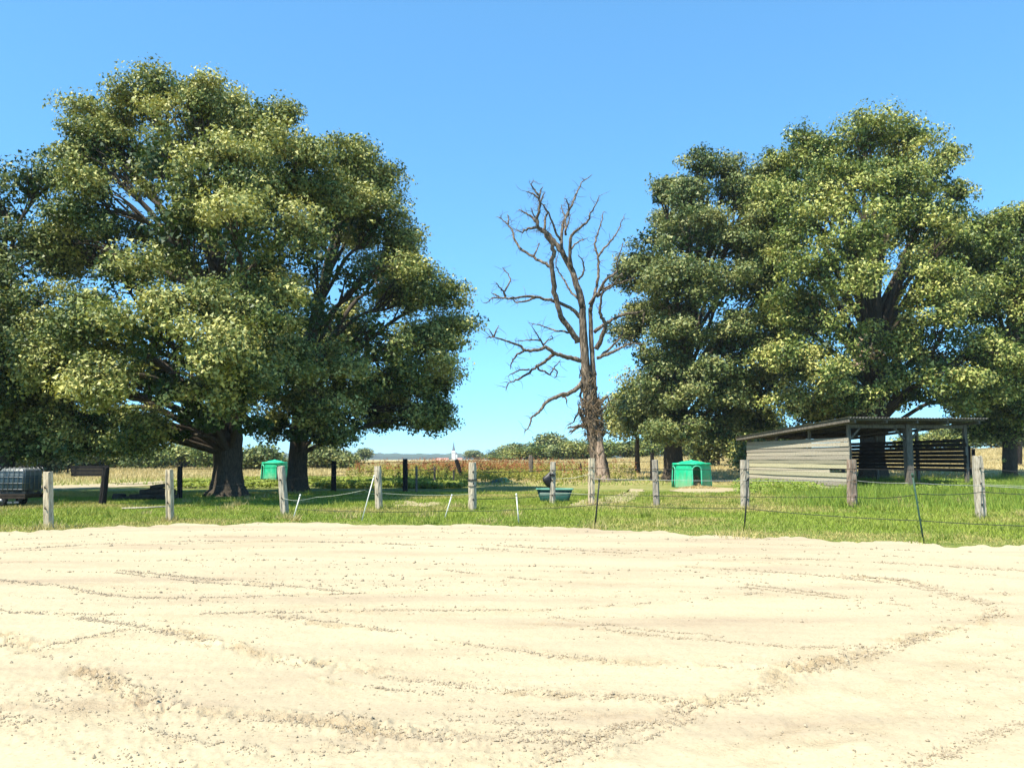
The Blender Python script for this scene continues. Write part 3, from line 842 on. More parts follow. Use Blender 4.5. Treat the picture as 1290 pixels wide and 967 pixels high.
def crown_points(lobes, nl, leaf, seed, per=70, sub=(.42, .85), light=0.5, nb=18, gap=.31):
    """lobes -> boughs on their outside -> clumps -> leaves"""
    g = np.random.default_rng(seed)
    L = np.asarray(lobes, float)
    C0, R0_ = L[:, :3], L[:, 3:6]
    ctr = C0.mean(0)
    bc, br, bl_, bd = [], [], [], []
    for j in range(len(L)):
        d = g.normal(size=(nb, 3)); d /= np.linalg.norm(d, axis=1, keepdims=True)
        out = C0[j] - ctr; out = out / (np.linalg.norm(out) + 1e-6)
        d = d + out * .35 + np.array([0, 0, .22]); d /= np.linalg.norm(d, axis=1, keepdims=True)
        fr = g.uniform(.42, 1.0, nb)
        bc.append(C0[j] + d * R0_[j] * fr[:, None])
        rm = R0_[j].mean()
        rr = rm * np.clip(g.lognormal(-1.28, .42, nb), .11, .48)
        br.append(np.stack([rr * g.uniform(.9, 1.35, nb), rr * g.uniform(.9, 1.35, nb), rr * g.uniform(.65, 1.05, nb)], 1))
        bl_.append(np.full(nb, j)); bd.append(d)
    bc, br, bl_, bd = np.vstack(bc), np.vstack(br), np.concatenate(bl_), np.vstack(bd)
    dep = np.full(len(bc), 9.0)
    for j in range(len(L)):
        q = np.linalg.norm((bc - C0[j]) / R0_[j], axis=1)
        q[bl_ == j] = 9
        dep = np.minimum(dep, q)
    keep = g.random(len(bc)) > np.where(dep < .5, .8, np.where(dep < .8, .35, 0))
    hole = vnoise(bc[:, 0] * .30, bc[:, 1] * .30, bc[:, 2] * .38, seed=seed + 5)
    keep &= hole > gap
    bc, br, bl_, bd = bc[keep], br[keep], bl_[keep], bd[keep]
    btone = g.normal(0, .16, len(bc))
    m = int(nl / per)
    wgt = (br[:, 0] * br[:, 1]) ** .9; wgt /= wgt.sum()
    bi = g.choice(len(bc), m, p=wgt)
    d = g.normal(size=(m, 3)); d[:, 2] = np.where(d[:, 2] < -.3, -d[:, 2] * .7, d[:, 2])
    d /= np.linalg.norm(d, axis=1, keepdims=True)
    fr = np.clip(np.abs(g.normal(.78, .30, m)), .1, 1.45)
    stray = g.random(m) < .14
    fr = np.where(stray, g.uniform(1.0, 1.35, m), fr)
    p = bc[bi] + d * br[bi] * fr[:, None]
    droop = stray & (g.random(m) < .4)
    p[droop, 2] -= br[bi[droop], 2] * 1.2
    li = bl_[bi]
    nz = vnoise(p[:, 0] * .5, p[:, 1] * .5, p[:, 2] * .6, seed=seed)
    dd = bd[bi] * .5 + d * .6
    sr = g.uniform(*sub, m) * leaf / .126 * np.where(stray, .6, 1)
    reps = np.maximum(8, (per * (sr / sr.mean()) ** 1.6).astype(int))
    idx = np.repeat(np.arange(m), reps)
    q = g.normal(size=(len(idx), 3))
    q *= np.minimum(1, 1.9 / np.linalg.norm(q, axis=1, keepdims=True))
    pos = p[idx] + q * sr[idx][:, None] * [.50, .50, .34]
    nrm = q * .35 + dd[idx] * .75 + np.array([0, 0, .6]) + g.normal(size=q.shape) * 1.05
    tone = np.clip(.12 + .75 * g.beta(1.8, 2.0, m) + (nz - .5) * .5 + btone[bi] + (light - .5), 0, 1)
    return p, li, pos, nrm, idx, tone

def tint(tone, idx, pal, g):
    t = np.clip(tone[idx] + g.normal(0, .22, len(idx)), 0, 1) * (len(pal) - 1)
    a = np.minimum(t.astype(int), len(pal) - 2); f = (t - a)[:, None]
    pal = np.asarray(pal)
    return pal[a] * (1 - f) + pal[a + 1] * f

def leafy_tree(name, base, lobes, trunk, nl, leaf, seed, pal, label, cat='tree', group=None, light=.5, limb_r=.16, sub=(.42, .85), brown=None, mat='bark', per=55):
    """base: ground point; lobes in world space; trunk: [(point, radius)...]"""
    base = np.asarray(base, float)
    t = thing(name, base, label, cat, group)
    g = np.random.default_rng(seed + 1)
    p, li, pos, nrm, idx, tone = crown_points(lobes, nl, leaf, seed, per, sub, light)
    size = leaf * np.clip(g.lognormal(0, .34, len(pos)), .45, 1.7)
    col = tint(tone, idx, pal, g)
    if brown is not None:
        for (bc, br) in brown:
            dd = np.linalg.norm(pos - np.asarray(bc), axis=1) < br * (.6 + .6 * g.random(len(pos)))
            col[dd] = lerp((.20, .12, .06), (.34, .24, .15), g.random(int(dd.sum())))
    global rng
    old = rng; rng = g
    V = leaftris(pos - base, nrm, size)
    # outsize inner leaves, added; the crown's inner shade is put into their dark colour
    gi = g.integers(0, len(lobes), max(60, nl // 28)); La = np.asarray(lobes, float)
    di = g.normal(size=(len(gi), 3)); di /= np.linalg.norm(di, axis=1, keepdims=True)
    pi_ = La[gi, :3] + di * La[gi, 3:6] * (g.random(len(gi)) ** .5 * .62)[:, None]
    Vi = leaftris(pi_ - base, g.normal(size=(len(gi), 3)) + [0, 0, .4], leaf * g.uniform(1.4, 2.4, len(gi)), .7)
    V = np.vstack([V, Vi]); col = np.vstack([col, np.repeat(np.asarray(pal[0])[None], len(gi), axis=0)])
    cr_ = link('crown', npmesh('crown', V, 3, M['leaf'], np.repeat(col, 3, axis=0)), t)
    cr_['kind'] = 'stuff'
    rng = old
    # trunk with root flare
    tp = spline([np.asarray(a) - base for a, _ in trunk], 5)
    tr = np.interp(np.linspace(0, 1, len(tp)), np.linspace(0, 1, len(trunk)), [b for _, b in trunk])
    mb = MB(); mb.tube(tp, tr, 18, .05, seed=seed, lobes=5)
    mb.build('trunk', M[mat], t, True)
    # boughs to every lobe, twigs to the clumps
    mb = MB(); L = np.asarray(lobes, float)
    rr = random.Random(seed)
    for j in range(len(L)):
        e = L[j, :3] - base
        # leave the trunk a good way below the lobe
        hz = np.clip(e[2] * rr.uniform(.34, .78), tp[len(tp) // 3][2], tp[-1][2])
        k = int(np.argmin(np.abs(tp[:, 2] - hz)))
        s = tp[k]
        mid = s * .5 + e * .5 + np.array([rr.uniform(-.5, .5), rr.uniform(-.5, .5), rr.uniform(.1, .14) * np.linalg.norm(e - s)])
        q3 = s * .22 + e * .78 + np.array([rr.uniform(-.4, .4), rr.uniform(-.4, .4), rr.uniform(0, .6)])
        pts = spline([s, mid, q3, e], 5)
        r0 = min(tr[k] * .42, limb_r * (.55 + .05 * np.linalg.norm(e - s)))
        mb.tube(pts, np.linspace(r0, .035, len(pts)), 7, .08, seed=seed + j)
        own = np.where(li == j)[0]
        for q in g.permutation(own)[:14]:
            f = rr.uniform(.45, .98)
            s2 = pts[int(f * (len(pts) - 1))]
            e2 = p[q] - base
            m2 = (s2 + e2) / 2 + np.array([0, 0, .15 * np.linalg.norm(e2 - s2)])
            mb.tube(spline([s2, m2, e2], 3), np.linspace(.05, .012, 7), 4, 0, seed=j, cap=False)
    mb.build('boughs', M[mat], t, True)
    return t

def lob(lst, Y, depth=1.0):
    """(px, py, depth offset, radius px [, vertical radius px]) -> lobes in the world"""
    out = []
    for a in lst:
        px, py, dy, rp = a[:4]
        rz = a[4] if len(a) > 4 else rp * .85
        y = Y + dy
        c = P(px, py, y)
        s = y / F
        out.append((*c, rp * s, rp * s * depth, rz * s))
    return out

# --- big oak, left (trunk with wide foot)
bA = G(287, 625)
YA = bA[1]
A = [(190, 138, 1, 48), (245, 142, 0, 48), (132, 160, 2, 42), (340, 170, 1, 44), (290, 160, 3, 45), (118, 200, 0, 48), (200, 205, -3, 62), (290, 225, -4, 66),
     (375, 215, 0, 52), (130, 265, -3, 58), (215, 290, -5, 62), (300, 305, -6, 66), (370, 300, -3, 55), (70, 320, -1, 55), (150, 345, -5, 58),
     (55, 405, -3, 55), (120, 415, -6, 50), (255, 385, -7, 52, 34), (190, 425, -8, 62, 48), (275, 440, -8, 55, 45), (330, 400, -6, 50), (70, 465, -5, 52, 40), (130, 480, -7, 52, 38),
     (210, 490, -7, 46, 34), (300, 490, -6, 46, 34), (20, 490, -3, 55, 42), (60, 530, -2, 50, 30), (120, 535, -3, 50, 28), (180, 540, -4, 42, 24), (240, 520, -4, 34, 24), (340, 480, -4, 46), (15, 545, -1, 45, 26), (105, 562, -3, 42, 16), (45, 566, -2, 40, 16), (165, 562, -3, 34, 14), (318, 535, -5, 42, 22), (262, 535, -5, 30, 14), (225, 548, -3, 26, 10),
     # far side
     (150, 200, 1, 55), (250, 200, 1, 60), (340, 260, 1, 60), (110, 320, 2, 60), (230, 330, 3, 65), (350, 370, 2, 60), (90, 430, 2, 55), (190, 470, 2, 50, 32), (330, 480, 2, 48, 32), (60, 500, 1, 45, 28), (270, 490, 3, 45, 28)]
trunkA = [(bA + [0, 0, -.2], 1.25), (bA + [0, 0, .35], .78), (bA + [0, 0, 1.2], .62), (bA + [-.05, 0, 2.6], .62), (P(284, 480, YA), .60), (P(288, 420, YA), .42), (P(270, 330, YA), .28), (P(240, 220, YA), .14), (P(220, 150, YA), .06)]
leafy_tree('oak_tree', bA, lob(A, YA), trunkA, 300000, .122, 101, PAL_OAK, 'huge spreading oak with the widest flared trunk, left of the green hut', light=.55, limb_r=.17)

# --- second oak just right of it
bB = G(375, 619)
YB = bB[1]
B = [(440, 215, 0, 46), (478, 235, 1, 36), (420, 265, -3, 55), (470, 290, -1, 50), (505, 315, 1, 36), (400, 330, -5, 55), (455, 350, -4, 58), (520, 375, 0, 46), (562, 372, 2, 36), (568, 415, 2, 28),
     (400, 400, -6, 55), (470, 420, -4, 56), (530, 440, 0, 46), (380, 455, -6, 48), (430, 480, -4, 50), (500, 480, -1, 46), (545, 490, 1, 36), (390, 520, -5, 42, 30), (440, 530, -2, 42, 28), (350, 535, -4, 30, 22),
     (415, 552, -4, 36, 16), (375, 548, -5, 30, 14), (520, 520, 0, 36, 22), (548, 530, 1, 26, 24), (470, 515, 2, 40, 26),
     (430, 280, 7, 55), (490, 350, 7, 52), (420, 420, 8, 58), (510, 440, 7, 46), (400, 510, 7, 42, 26), (470, 500, 7, 42, 26), (355, 420, 6, 50)]
trunkB = [(bB + [0, 0, -.2], .85), (bB + [0, 0, .4], .56), (bB + [0, 0, 1.4], .47), (P(378, 545, YB), .46), (P(385, 470, YB), .40), (P(400, 390, YB), .27), (P(430, 290, YB), .14), (P(445, 220, YB), .05)]
leafy_tree('oak_tree', bB, lob(B, YB), trunkB, 195000, .130, 131, PAL_OAK, 'oak with a straight dark trunk right of the widest oak, boughs reaching to open sky', light=.55, limb_r=.15)

# --- tree at the left edge
bC = G(6, 628)
YC = bC[1]
C_ = [(42, 240, 1, 42), (15, 270, 2, 50), (-40, 260, 2, 60), (60, 300, 3, 42), (10, 340, 0, 56), (-60, 350, 0, 66), (-20, 420, -2, 58), (-80, 440, -1, 60), (10, 440, 4, 50), (-30, 500, -2, 55), (-90, 520, -1, 55), (30, 520, 5, 50, 32), (-10, 550, 0, 46, 26), (80, 540, 7, 46, 30),
      (-50, 330, 7, 60), (20, 380, 8, 55), (-40, 470, 8, 55), (110, 555, 8, 40, 22), (40, 560, 8, 45, 22), (-165, 385, -6, 75), (-120, 330, -6, 70), (-215, 430, -6, 80), (-185, 300, -5, 70), (-150, 450, -6, 60)]  # final lobes, left of the frame: added unseen to keep sun off the tank
trunkC = [(bC + [0, 0, -.2], .6), (bC + [0, 0, .5], .36), (P(8, 560, YC), .32), (P(6, 480, YC), .28), (P(0, 380, YC), .18), (P(10, 270, YC), .06)]
leafy_tree('leafy_tree', bC, lob(C_, YC), trunkC, 82000, .14, 161, PAL_DEEP, 'dark leafy tree cut off by the left edge above the water tank', light=.5, limb_r=.12)

# --- right group
bD = G(849, 604)
YD = bD[1]
D = [(885, 215, 0, 30), (915, 222, 1, 28), (835, 248, 1, 26), (870, 255, -1, 38), (935, 255, 0, 38), (820, 300, 1, 34), (870, 305, -3, 46), (925, 305, -3, 46), (965, 300, -1, 36), (810, 350, 1, 32), (855, 365, -4, 46),
     (915, 370, -5, 50), (965, 365, -3, 42), (815, 400, 1, 32), (860, 425, -4, 48), (925, 435, -5, 50), (970, 430, -2, 40), (815, 450, 1, 34), (845, 480, -3, 44), (900, 490, -4, 46), (960, 490, -2, 40), (820, 500, 0, 34), (860, 525, -2, 42, 26), (910, 530, -1, 40, 24), (800, 530, 2, 28, 22), (850, 546, -4, 42, 18), (905, 548, -3, 40, 16), (955, 530, -1, 34, 18), (955, 235, 1, 30), (960, 270, 2, 34), (800, 330, 2, 24), (795, 420, 2, 24),
     (870, 300, 8, 46), (930, 330, 8, 50), (850, 400, 9, 50), (930, 430, 9, 52), (850, 480, 9, 46), (920, 500, 8, 44), (975, 470, 7, 40)]
trunkD = [(bD + [0, 0, -.2], 1.15), (bD + [0, 0, .5], .82), (P(848, 560, YD), .62), (P(856, 500, YD), .52), (P(870, 420, YD), .38), (P(880, 320, YD), .2), (P(885, 230, YD), .06)]
leafy_tree('broadleaf_tree', bD, lob(D, YD), trunkD, 190000, .178, 191, PAL_DEEP, 'dark green broadleaf tree behind the green hut, right of the dead tree', light=.54, limb_r=.2, sub=(.40, .8))

bE = onground(*P(1099, 600, 57.5)[:2])
YE = bE[1]
E = [(1090, 180, 0, 42), (1040, 195, 0, 42), (1140, 182, 1, 40), (1000, 225, 1, 36), (1180, 225, 1, 36), (1195, 195, 2, 16), (1208, 245, 2, 18), (1060, 245, -4, 50), (1125, 245, -4, 54), (1020, 285, -3, 48), (1080, 300, -6, 48), (1155, 290, -4, 50), (1200, 300, 0, 36),
     (1030, 345, -5, 50), (1075, 355, -6, 42), (1010, 390, -3, 48), (1060, 420, -5, 48), (1165, 360, -5, 46), (1205, 370, -1, 42), (1150, 420, -5, 40), (1190, 420, -6, 50), (1010, 455, -3, 46), (1055, 475, -4, 44), (1140, 470, -4, 36), (1190, 475, -6, 50), (1235, 440, -3, 40), (1010, 505, -1, 38, 26), (1060, 510, 0, 36, 20), (1040, 525, 3, 42, 18), (1085, 505, -4, 26, 18), (1160, 500, -3, 40, 24), (1220, 500, -2, 40, 26), (975, 250, 3, 34), (985, 300, 2, 36), (982, 222, 5, 32), (990, 262, 0, 38), (968, 340, 1, 38), (978, 400, 1, 40), (1225, 300, 3, 34), (1228, 350, 2, 38), (1015, 190, 2, 30),
     (1040, 230, 8, 50), (1130, 240, 8, 55), (1090, 320, 9, 60), (1180, 340, 8, 52), (1030, 400, 9, 52), (1120, 430, 9, 48), (1190, 450, 8, 50), (1040, 490, 8, 42, 26), (1110, 495, 10, 30, 18)]
trunkE = [(bE + [0, 0, -.2], 1.5), (bE + [0, 0, .5], 1.0), (bE + [0, 0, 2.0], .82), (P(1099, 520, YE), .80), (P(1100, 440, YE), .6), (P(1102, 340, YE), .36), (P(1100, 240, YE), .16), (P(1095, 180, YE), .06)]
leafy_tree('broadleaf_tree', bE, lob(E, YE), trunkE, 220000, .174, 221, PAL_LIGHT, 'tallest yellow green broadleaf tree, standing behind the wooden shed', light=.52, limb_r=.22, sub=(.40, .8),
           brown=[(P(1115, 445, YE - 8), 1.9), (P(1135, 425, YE - 9), 1.2)])

bF = onground(*P(1272, 600, 60)[:2])
YF = bF[1]
Fl = [(1255, 290, 0, 34), (1285, 285, 1, 34), (1310, 310, 1, 50), (1245, 335, -2, 42), (1285, 350, -3, 46), (1330, 380, -2, 55), (1250, 400, -2, 46), (1295, 420, -4, 50), (1265, 460, -3, 46), (1320, 470, -3, 50), (1250, 500, -1, 40, 30), (1290, 510, -2, 44, 30), (1230, 535, 1, 34, 22), (1275, 540, 0, 40, 22), (1330, 540, 0, 40, 26),
      (1270, 340, 8, 48), (1310, 420, 8, 52), (1255, 450, 8, 46), (1290, 500, 8, 46, 30), (1240, 520, 8, 40, 24)]
trunkF = [(bF + [0, 0, -.2], .8), (bF + [0, 0, .6], .5), (P(1272, 540, YF), .45), (P(1275, 460, YF), .36), (P(1278, 380, YF), .24), (P(1270, 300, YF), .07)]
leafy_tree('broadleaf_tree', bF, lob(Fl, YF), trunkF, 95000, .176, 251, PAL_LIGHT, 'broadleaf tree at the right edge beside the tallest tree', light=.42, limb_r=.18, sub=(.40, .8))

# --- shrubs standing alone
def shrub(name, px, py, Y, wpx, top, seed, pal, label, cat='shrub', nl=7000, leaf=.28, light=.5, group=None, trunk=.12):
    b = onground(*P(px, py, Y)[:2]); s = Y / F
    zt = P(px, top, Y)[2] - b[2]
    g = random.Random(seed)
    lobes = []
    for j in range(9):
        fx = g.uniform(-.34, .34); fz = g.uniform(.22, .78) * (1 - abs(fx) * .7)
        rr_ = g.uniform(.17, .25)
        lobes.append((b[0] + fx * wpx * s, b[1] + g.uniform(-.3, .3) * wpx * s, b[2] + fz * zt, rr_ * wpx * s, rr_ * wpx * s, max(rr_ * .8 * zt, .2)))
    tr = [(b - [0, 0, .1], trunk * 1.3), (b + [0, 0, zt * .3], trunk), (b + [.1, 0, zt * .6], trunk * .5)]
    return leafy_tree(name, b, lobes, tr, nl, leaf, seed, pal, label, cat, group, light, .05, (.5, .9), per=40)

shrub('field_maple', 803, 582, 76, 90, 478, 301, PAL_OAK, 'olive green small tree between the dead tree and the dark broadleaf tree', 'tree', 16000, .26, .52, trunk=.2)
shrub('elder_bush', 955, 578, 80, 62, 498, 302, PAL_LIGHT, 'pale yellow green bush behind the left end of the shed', 'bush', 12000, .27, .56)
shrub('elder_bush', 905, 578, 95, 80, 530, 303, PAL_DEEP, 'mid green bush behind and right of the green hut door', 'bush', 9000, .3, .55)
shrub('apple_tree', 418, 592, 105, 66, 562, 304, PAL_DEEP, 'low rounded bush right of the straight dark oak trunk', 'bush', 9000, .32, .55)
shrub('hawthorn_bush', 322, 592, 100, 34, 558, 305, PAL_DEEP, 'upright dark bush between the two oak trunks left of the hut', 'bush', 6000, .32, .5)

# shrubs of the hedgerow: four shapes, then copies
def hedge_proto(seed, pal):
    g = random.Random(seed)
    lobes = [(g.uniform(-1.5, 1.5), g.uniform(-1.2, 1.2), g.uniform(.9, 3.0), g.uniform(.9, 1.4), g.uniform(.9, 1.4), g.uniform(.8, 1.2)) for _ in range(9)]
    tr = [((0, 0, -.1), .14), ((0, 0, 1.0), .1), ((.1, 0, 2.2), .05)]
    return leafy_tree('hedge_shrub', (0, 0, 0), lobes, tr, 3600, .36, seed, pal, 'x', 'shrub', None, .38, .05, (.5, .9), per=36)
protos = [hedge_proto(401, PAL_LIGHT), hedge_proto(402, PAL_DEEP), hedge_proto(403, PAL_OAK), hedge_proto(404, PAL_DEEP)]
used = [False] * 4
def put_shrub(px, Y, top, wpx, kind, label, group, name=None):
    if used[kind]:
        o = copy_tree(protos[kind])
    else:
        o = protos[kind]; used[kind] = True
    if name: o.name = name
    b = onground(*P(px, 578, Y)[:2])
    h = P(px, top, Y)[2] - b[2]
    o.location = b
    w_ = wpx * Y / F / 4.6
    o.scale = (w_, w_, h / 4.0)
    o.rotation_euler.z = random.uniform(0, 6.28)
    tag(o, label, 'tree' if name else 'shrub', group)
    return o
hl = 'green shrub in the far hedgerow left of the widest oak trunk'
for i, px in enumerate(range(60, 275, 17)):
    put_shrub(px + random.uniform(-4, 4), random.uniform(106, 122), 567 + random.uniform(-6, 5), random.uniform(32, 46), i % 4, hl, 'hedgerow shrubs left of the oaks')
hm = 'green shrub in the far hedgerow between and just right of the oak trunks'
for i, px in enumerate([305, 338, 352, 395, 440]):
    put_shrub(px, random.uniform(110, 122), 572 + random.uniform(-3, 4), random.uniform(26, 38), (i + 1) % 4, hm, 'hedgerow shrubs by the oak trunks')
hr = 'green shrub in the hedgerow behind the dead tree and the green hut'
for i, px in enumerate(range(628, 1010, 16)):
    Y = random.uniform(150, 175)
    top = np.interp(px, [628, 700, 800, 900, 1000], [571, 563, 556, 549, 543]) + random.uniform(-4, 4)
    put_shrub(px + random.uniform(-4, 4), Y, top, random.uniform(26, 38), i % 4, hr, 'hedgerow shrubs behind the dead tree')
hs_ = 'green shrub in the hedgerow beyond the right end of the shed'
for i, px in enumerate(range(1150, 1330, 20)):
    put_shrub(px, random.uniform(150, 165), 545 + random.uniform(-6, 5), random.uniform(30, 40), i % 3, hs_, 'hedgerow shrubs right of the shed')
hd = 'dark shrub in the shade behind the water tank at the left edge'
for i, (px, top, wp) in enumerate([(18, 548, 50), (52, 552, 46), (86, 556, 44), (-20, 548, 60)]):
    put_shrub(px, 82 + i * 3, top, wp, [1, 3][i % 2], hd, 'dark shrubs behind the water tank')
for px, Y, top, wp, kd, lb in [
    (688, 205, 549, 40, 1, 'tallest round tree in the far hedgerow left of the dead tree'),
    (722, 210, 556, 44, 3, 'broad far tree just left of the dead tree trunk'),
    (655, 230, 561, 40, 1, 'low far tree two trees left of the dead tree'),
    (629, 250, 566, 34, 3, 'leftmost of the far trees sloping down towards the church'),
    (460, 260, 566, 18, 1, 'small round far tree alone left of the dark posts'),
    (592, 420, 568, 18, 1, 'round far tree just right of the church'),
    (604, 430, 571, 8, 3, 'slim far tree right of the round tree beside the church')]:
    put_shrub(px, Y, top, wp, kd, lb, None, 'distant_tree')

# ------------------------------------------------------------------ dead tree
bX = G(755, 606)
YX = bX[1]
dt = thing('dead_tree', bX, 'bare dead tree with twisted leafless branches and peeling pale foot', 'tree')
sx1 = YX / F
def dpt(px, py, off=0.0): return P(px, py, YX + off) - bX
trunk_px = [(757, 609, 38), (756, 602, 27), (755, 585, 21), (751, 560, 17), (748, 540, 17), (744, 515, 15), (741, 490, 13.5), (738, 465, 11.5), (736, 440, 10.5), (734.5, 415, 9.5), (734, 395, 8.5), (734, 384, 7.5)]
pts = spline([dpt(a, b) for a, b, _ in trunk_px], 4)
rad_ = np.interp(np.linspace(0, 1, len(pts)), np.linspace(0, 1, len(trunk_px)), [c * sx1 / 2 for *_, c in trunk_px])
MB().tube(pts, rad_, 16, .10, seed=1, lobes=4).build('trunk', M['deadbark'], dt, True)
# second stem grown against the first, partly open between
st = [(749, 520, 8), (748, 480, 7), (746.5, 455, 6.5), (745, 430, 6), (744, 405, 5.5), (743.5, 388, 5)]
MB().tube(spline([dpt(a, b, .25) for a, b, _ in st], 4), np.interp(np.linspace(0, 1, 21), np.linspace(0, 1, 6), [c * sx1 / 2 for *_, c in st]), 10, .1, seed=2).build('second_stem', M['deadbark'], dt, True)
# bare wood where the bark came off at the foot
pw = [(760, 609, 20), (759, 596, 13), (757, 580, 11), (756, 562, 9), (754, 545, 6)]
q = spline([dpt(a, b, -.42) for a, b, _ in pw], 4)
MB().tube(q, np.interp(np.linspace(0, 1, len(q)), np.linspace(0, 1, 5), [c * sx1 / 2 for *_, c in pw]), 10, .14, seed=3, lobes=3).build('peeled_wood', M['barewood'], dt, True)

BR = [  # polyline, width at start px, depth slope
    ([(728, 432), (722, 420), (710, 404), (702, 385), (698, 368), (697, 345), (695, 330), (698, 317), (694, 305), (686, 294), (678, 287), (677, 275), (680, 262), (680, 254), (679, 247), (673, 239), (669, 232), (672, 228)], 7.5, -.3),
    ([(734, 388), (726, 358), (718, 335), (708, 318), (700, 306), (692, 297), (684, 290), (676, 286), (665, 288), (658, 292), (650, 290)], 9, .1),
    ([(711, 322), (707, 308), (707, 295), (709, 283), (714, 272), (719, 262), (724, 250), (727, 240), (733, 230), (746, 220)], 4.5, .4),
    ([(720, 338), (718, 322), (718, 308), (719, 297), (726, 291), (735, 284), (743, 275), (744, 268), (750, 258), (755, 247)], 4.5, -.4),
    ([(719, 315), (724, 308), (731, 303), (739, 300)], 2.2, .5),
    ([(706, 303), (702, 296), (697, 284), (693, 271), (687, 262), (681, 256)], 3, -.5),
    ([(686, 291), (687, 276), (690, 267), (686, 260), (681, 255)], 3, .5),
    ([(693, 336), (685, 331), (672, 324), (658, 316), (649, 303), (646, 291), (640, 283), (634, 278), (627, 273)], 4, .5),
    ([(640, 283), (641, 276), (639, 270)], 2, 0),
    ([(672, 323), (676, 315), (680, 306)], 2, .6),
    ([(677, 281), (668, 272), (660, 267), (653, 264)], 3, .4),
    ([(677, 279), (672, 270), (669, 262)], 1.6, -.3),
    ([(679, 250), (673, 245), (668, 243), (662, 241)], 2.4, -.2),
    ([(680, 246), (681, 240), (684, 235)], 2, .2),
    ([(681, 254), (684, 247), (687, 242)], 2, -.2),
    ([(713, 296), (712, 285), (713, 275), (708, 265), (707, 258)], 2.6, .6),
    ([(716, 272), (717, 262), (714, 252), (711, 250)], 2.2, -.5),
    ([(712, 292), (716, 280), (719, 270)], 2, .3),
    ([(733, 381), (726, 374), (718, 366), (712, 354), (704, 342), (700, 334), (703, 320)], 3, .7),
    ([(729, 352), (734, 346), (736, 337), (733, 326), (728, 321)], 2.6, -.6),
    ([(744, 392), (747, 378), (752, 361), (754, 345), (754, 330), (753, 321), (749, 311), (751, 300), (756, 287), (759, 275), (760, 267)], 4.2, .5),
    ([(754, 323), (761, 313), (770, 303), (775, 297), (781, 285), (786, 272)], 2.6, .8),
    ([(743, 384), (749, 374), (756, 366), (764, 352), (774, 345), (778, 341), (777, 331), (781, 320), (785, 306)], 4.4, -.4),
    ([(756, 366), (768, 360), (783, 356), (797, 351)], 3, .6),
    ([(752, 374), (762, 367), (772, 360), (780, 348), (784, 344)], 2.6, -.8),
    ([(749, 418), (760, 410), (772, 402), (785, 396), (797, 394), (809, 393), (816, 384), (822, 380), (832, 380)], 4.5, .3),
    ([(811, 393), (811, 402), (810, 408)], 2, .3),
    ([(751, 440), (757, 428), (761, 418), (763, 407), (758, 399), (755, 391), (757, 379), (759, 366), (761, 358)], 6.5, -.5),
    ([(752, 451), (765, 446), (775, 441), (786, 436), (797, 433), (809, 433)], 4.5, -.4),
    ([(758, 448), (768, 439), (778, 429), (784, 420), (784, 414)], 3.2, .5),
    ([(731, 400), (724, 392), (715, 386), (703, 381), (690, 377), (675, 374), (655, 374), (640, 376), (629, 375), (621, 375), (612, 382)], 4.8, -.3),
    ([(637, 374), (634, 366), (629, 362), (625, 356)], 2.6, -.4),
    ([(636, 367), (641, 358), (643, 352), (640, 345), (633, 337)], 1.8, .4),
    ([(629, 374), (624, 371), (619, 369)], 1.6, .3),
    ([(674, 375), (662, 379), (650, 381), (645, 376)], 2.6, .4),
    ([(716, 419), (710, 417), (700, 417), (690, 413), (680, 409), (667, 407)], 2.4, .7),
    ([(732, 454), (722, 452), (712, 449), (702, 446), (694, 442), (688, 437), (680, 440), (668, 442), (661, 441), (655, 435), (645, 432), (632, 428), (621, 424), (614, 426)], 6, -.5),
    ([(622, 424), (625, 416), (628, 410)], 1.8, .2),
    ([(621, 423), (618, 418), (616, 414)], 1.4, -.2),
    ([(660, 442), (652, 446), (646, 453), (644, 459), (643, 465)], 2.6, .3),
    ([(686, 437), (681, 428), (675, 419), (670, 411)], 2, -.5),
    ([(684, 434), (691, 428), (696, 426), (695, 422)], 1.6, .4),
    ([(681, 429), (670, 428), (660, 429), (650, 430)], 1.5, .6),
    ([(698, 446), (692, 451), (683, 457), (676, 461), (668, 469), (655, 477), (647, 480), (641, 481), (637, 492)], 4.4, .4),
    ([(677, 460), (678, 465), (686, 468), (693, 472), (697, 464), (703, 458), (706, 453)], 2.4, .6),
    ([(698, 464), (702, 468), (701, 474), (698, 476)], 1.5, .3),
    ([(667, 465), (655, 466), (645, 470), (640, 474)], 1.6, -.5),
    ([(736, 479), (731, 484), (724, 492), (714, 496), (703, 499), (694, 503), (686, 508), (682, 516), (676, 521), (669, 526), (666, 538), (661, 545)], 6.5, -.4),
    ([(708, 498), (713, 501), (714, 509)], 3, -.5),
    ([(736, 482), (733, 490), (731, 499), (734, 506), (741, 513)], 4, -.2),
    ([(745, 536), (738, 532), (731, 522), (728, 510)], 8, -.6),
    ([(742, 537), (731, 536), (722, 537), (714, 540)], 5, -.5),
    ([(729, 537), (723, 541), (716, 545)], 3, -.6),
    ([(726, 538), (721, 543), (719, 547)], 2.6, -.3),
    ([(731, 517), (725, 525), (722, 532), (714, 536)], 2, .5),
    ([(752, 510), (760, 505), (766, 498), (768, 508)], 4, .3),
    ([(754, 520), (763, 514), (767, 502)], 3, -.4),
]
rb = random.Random(5)
twigs = MB()
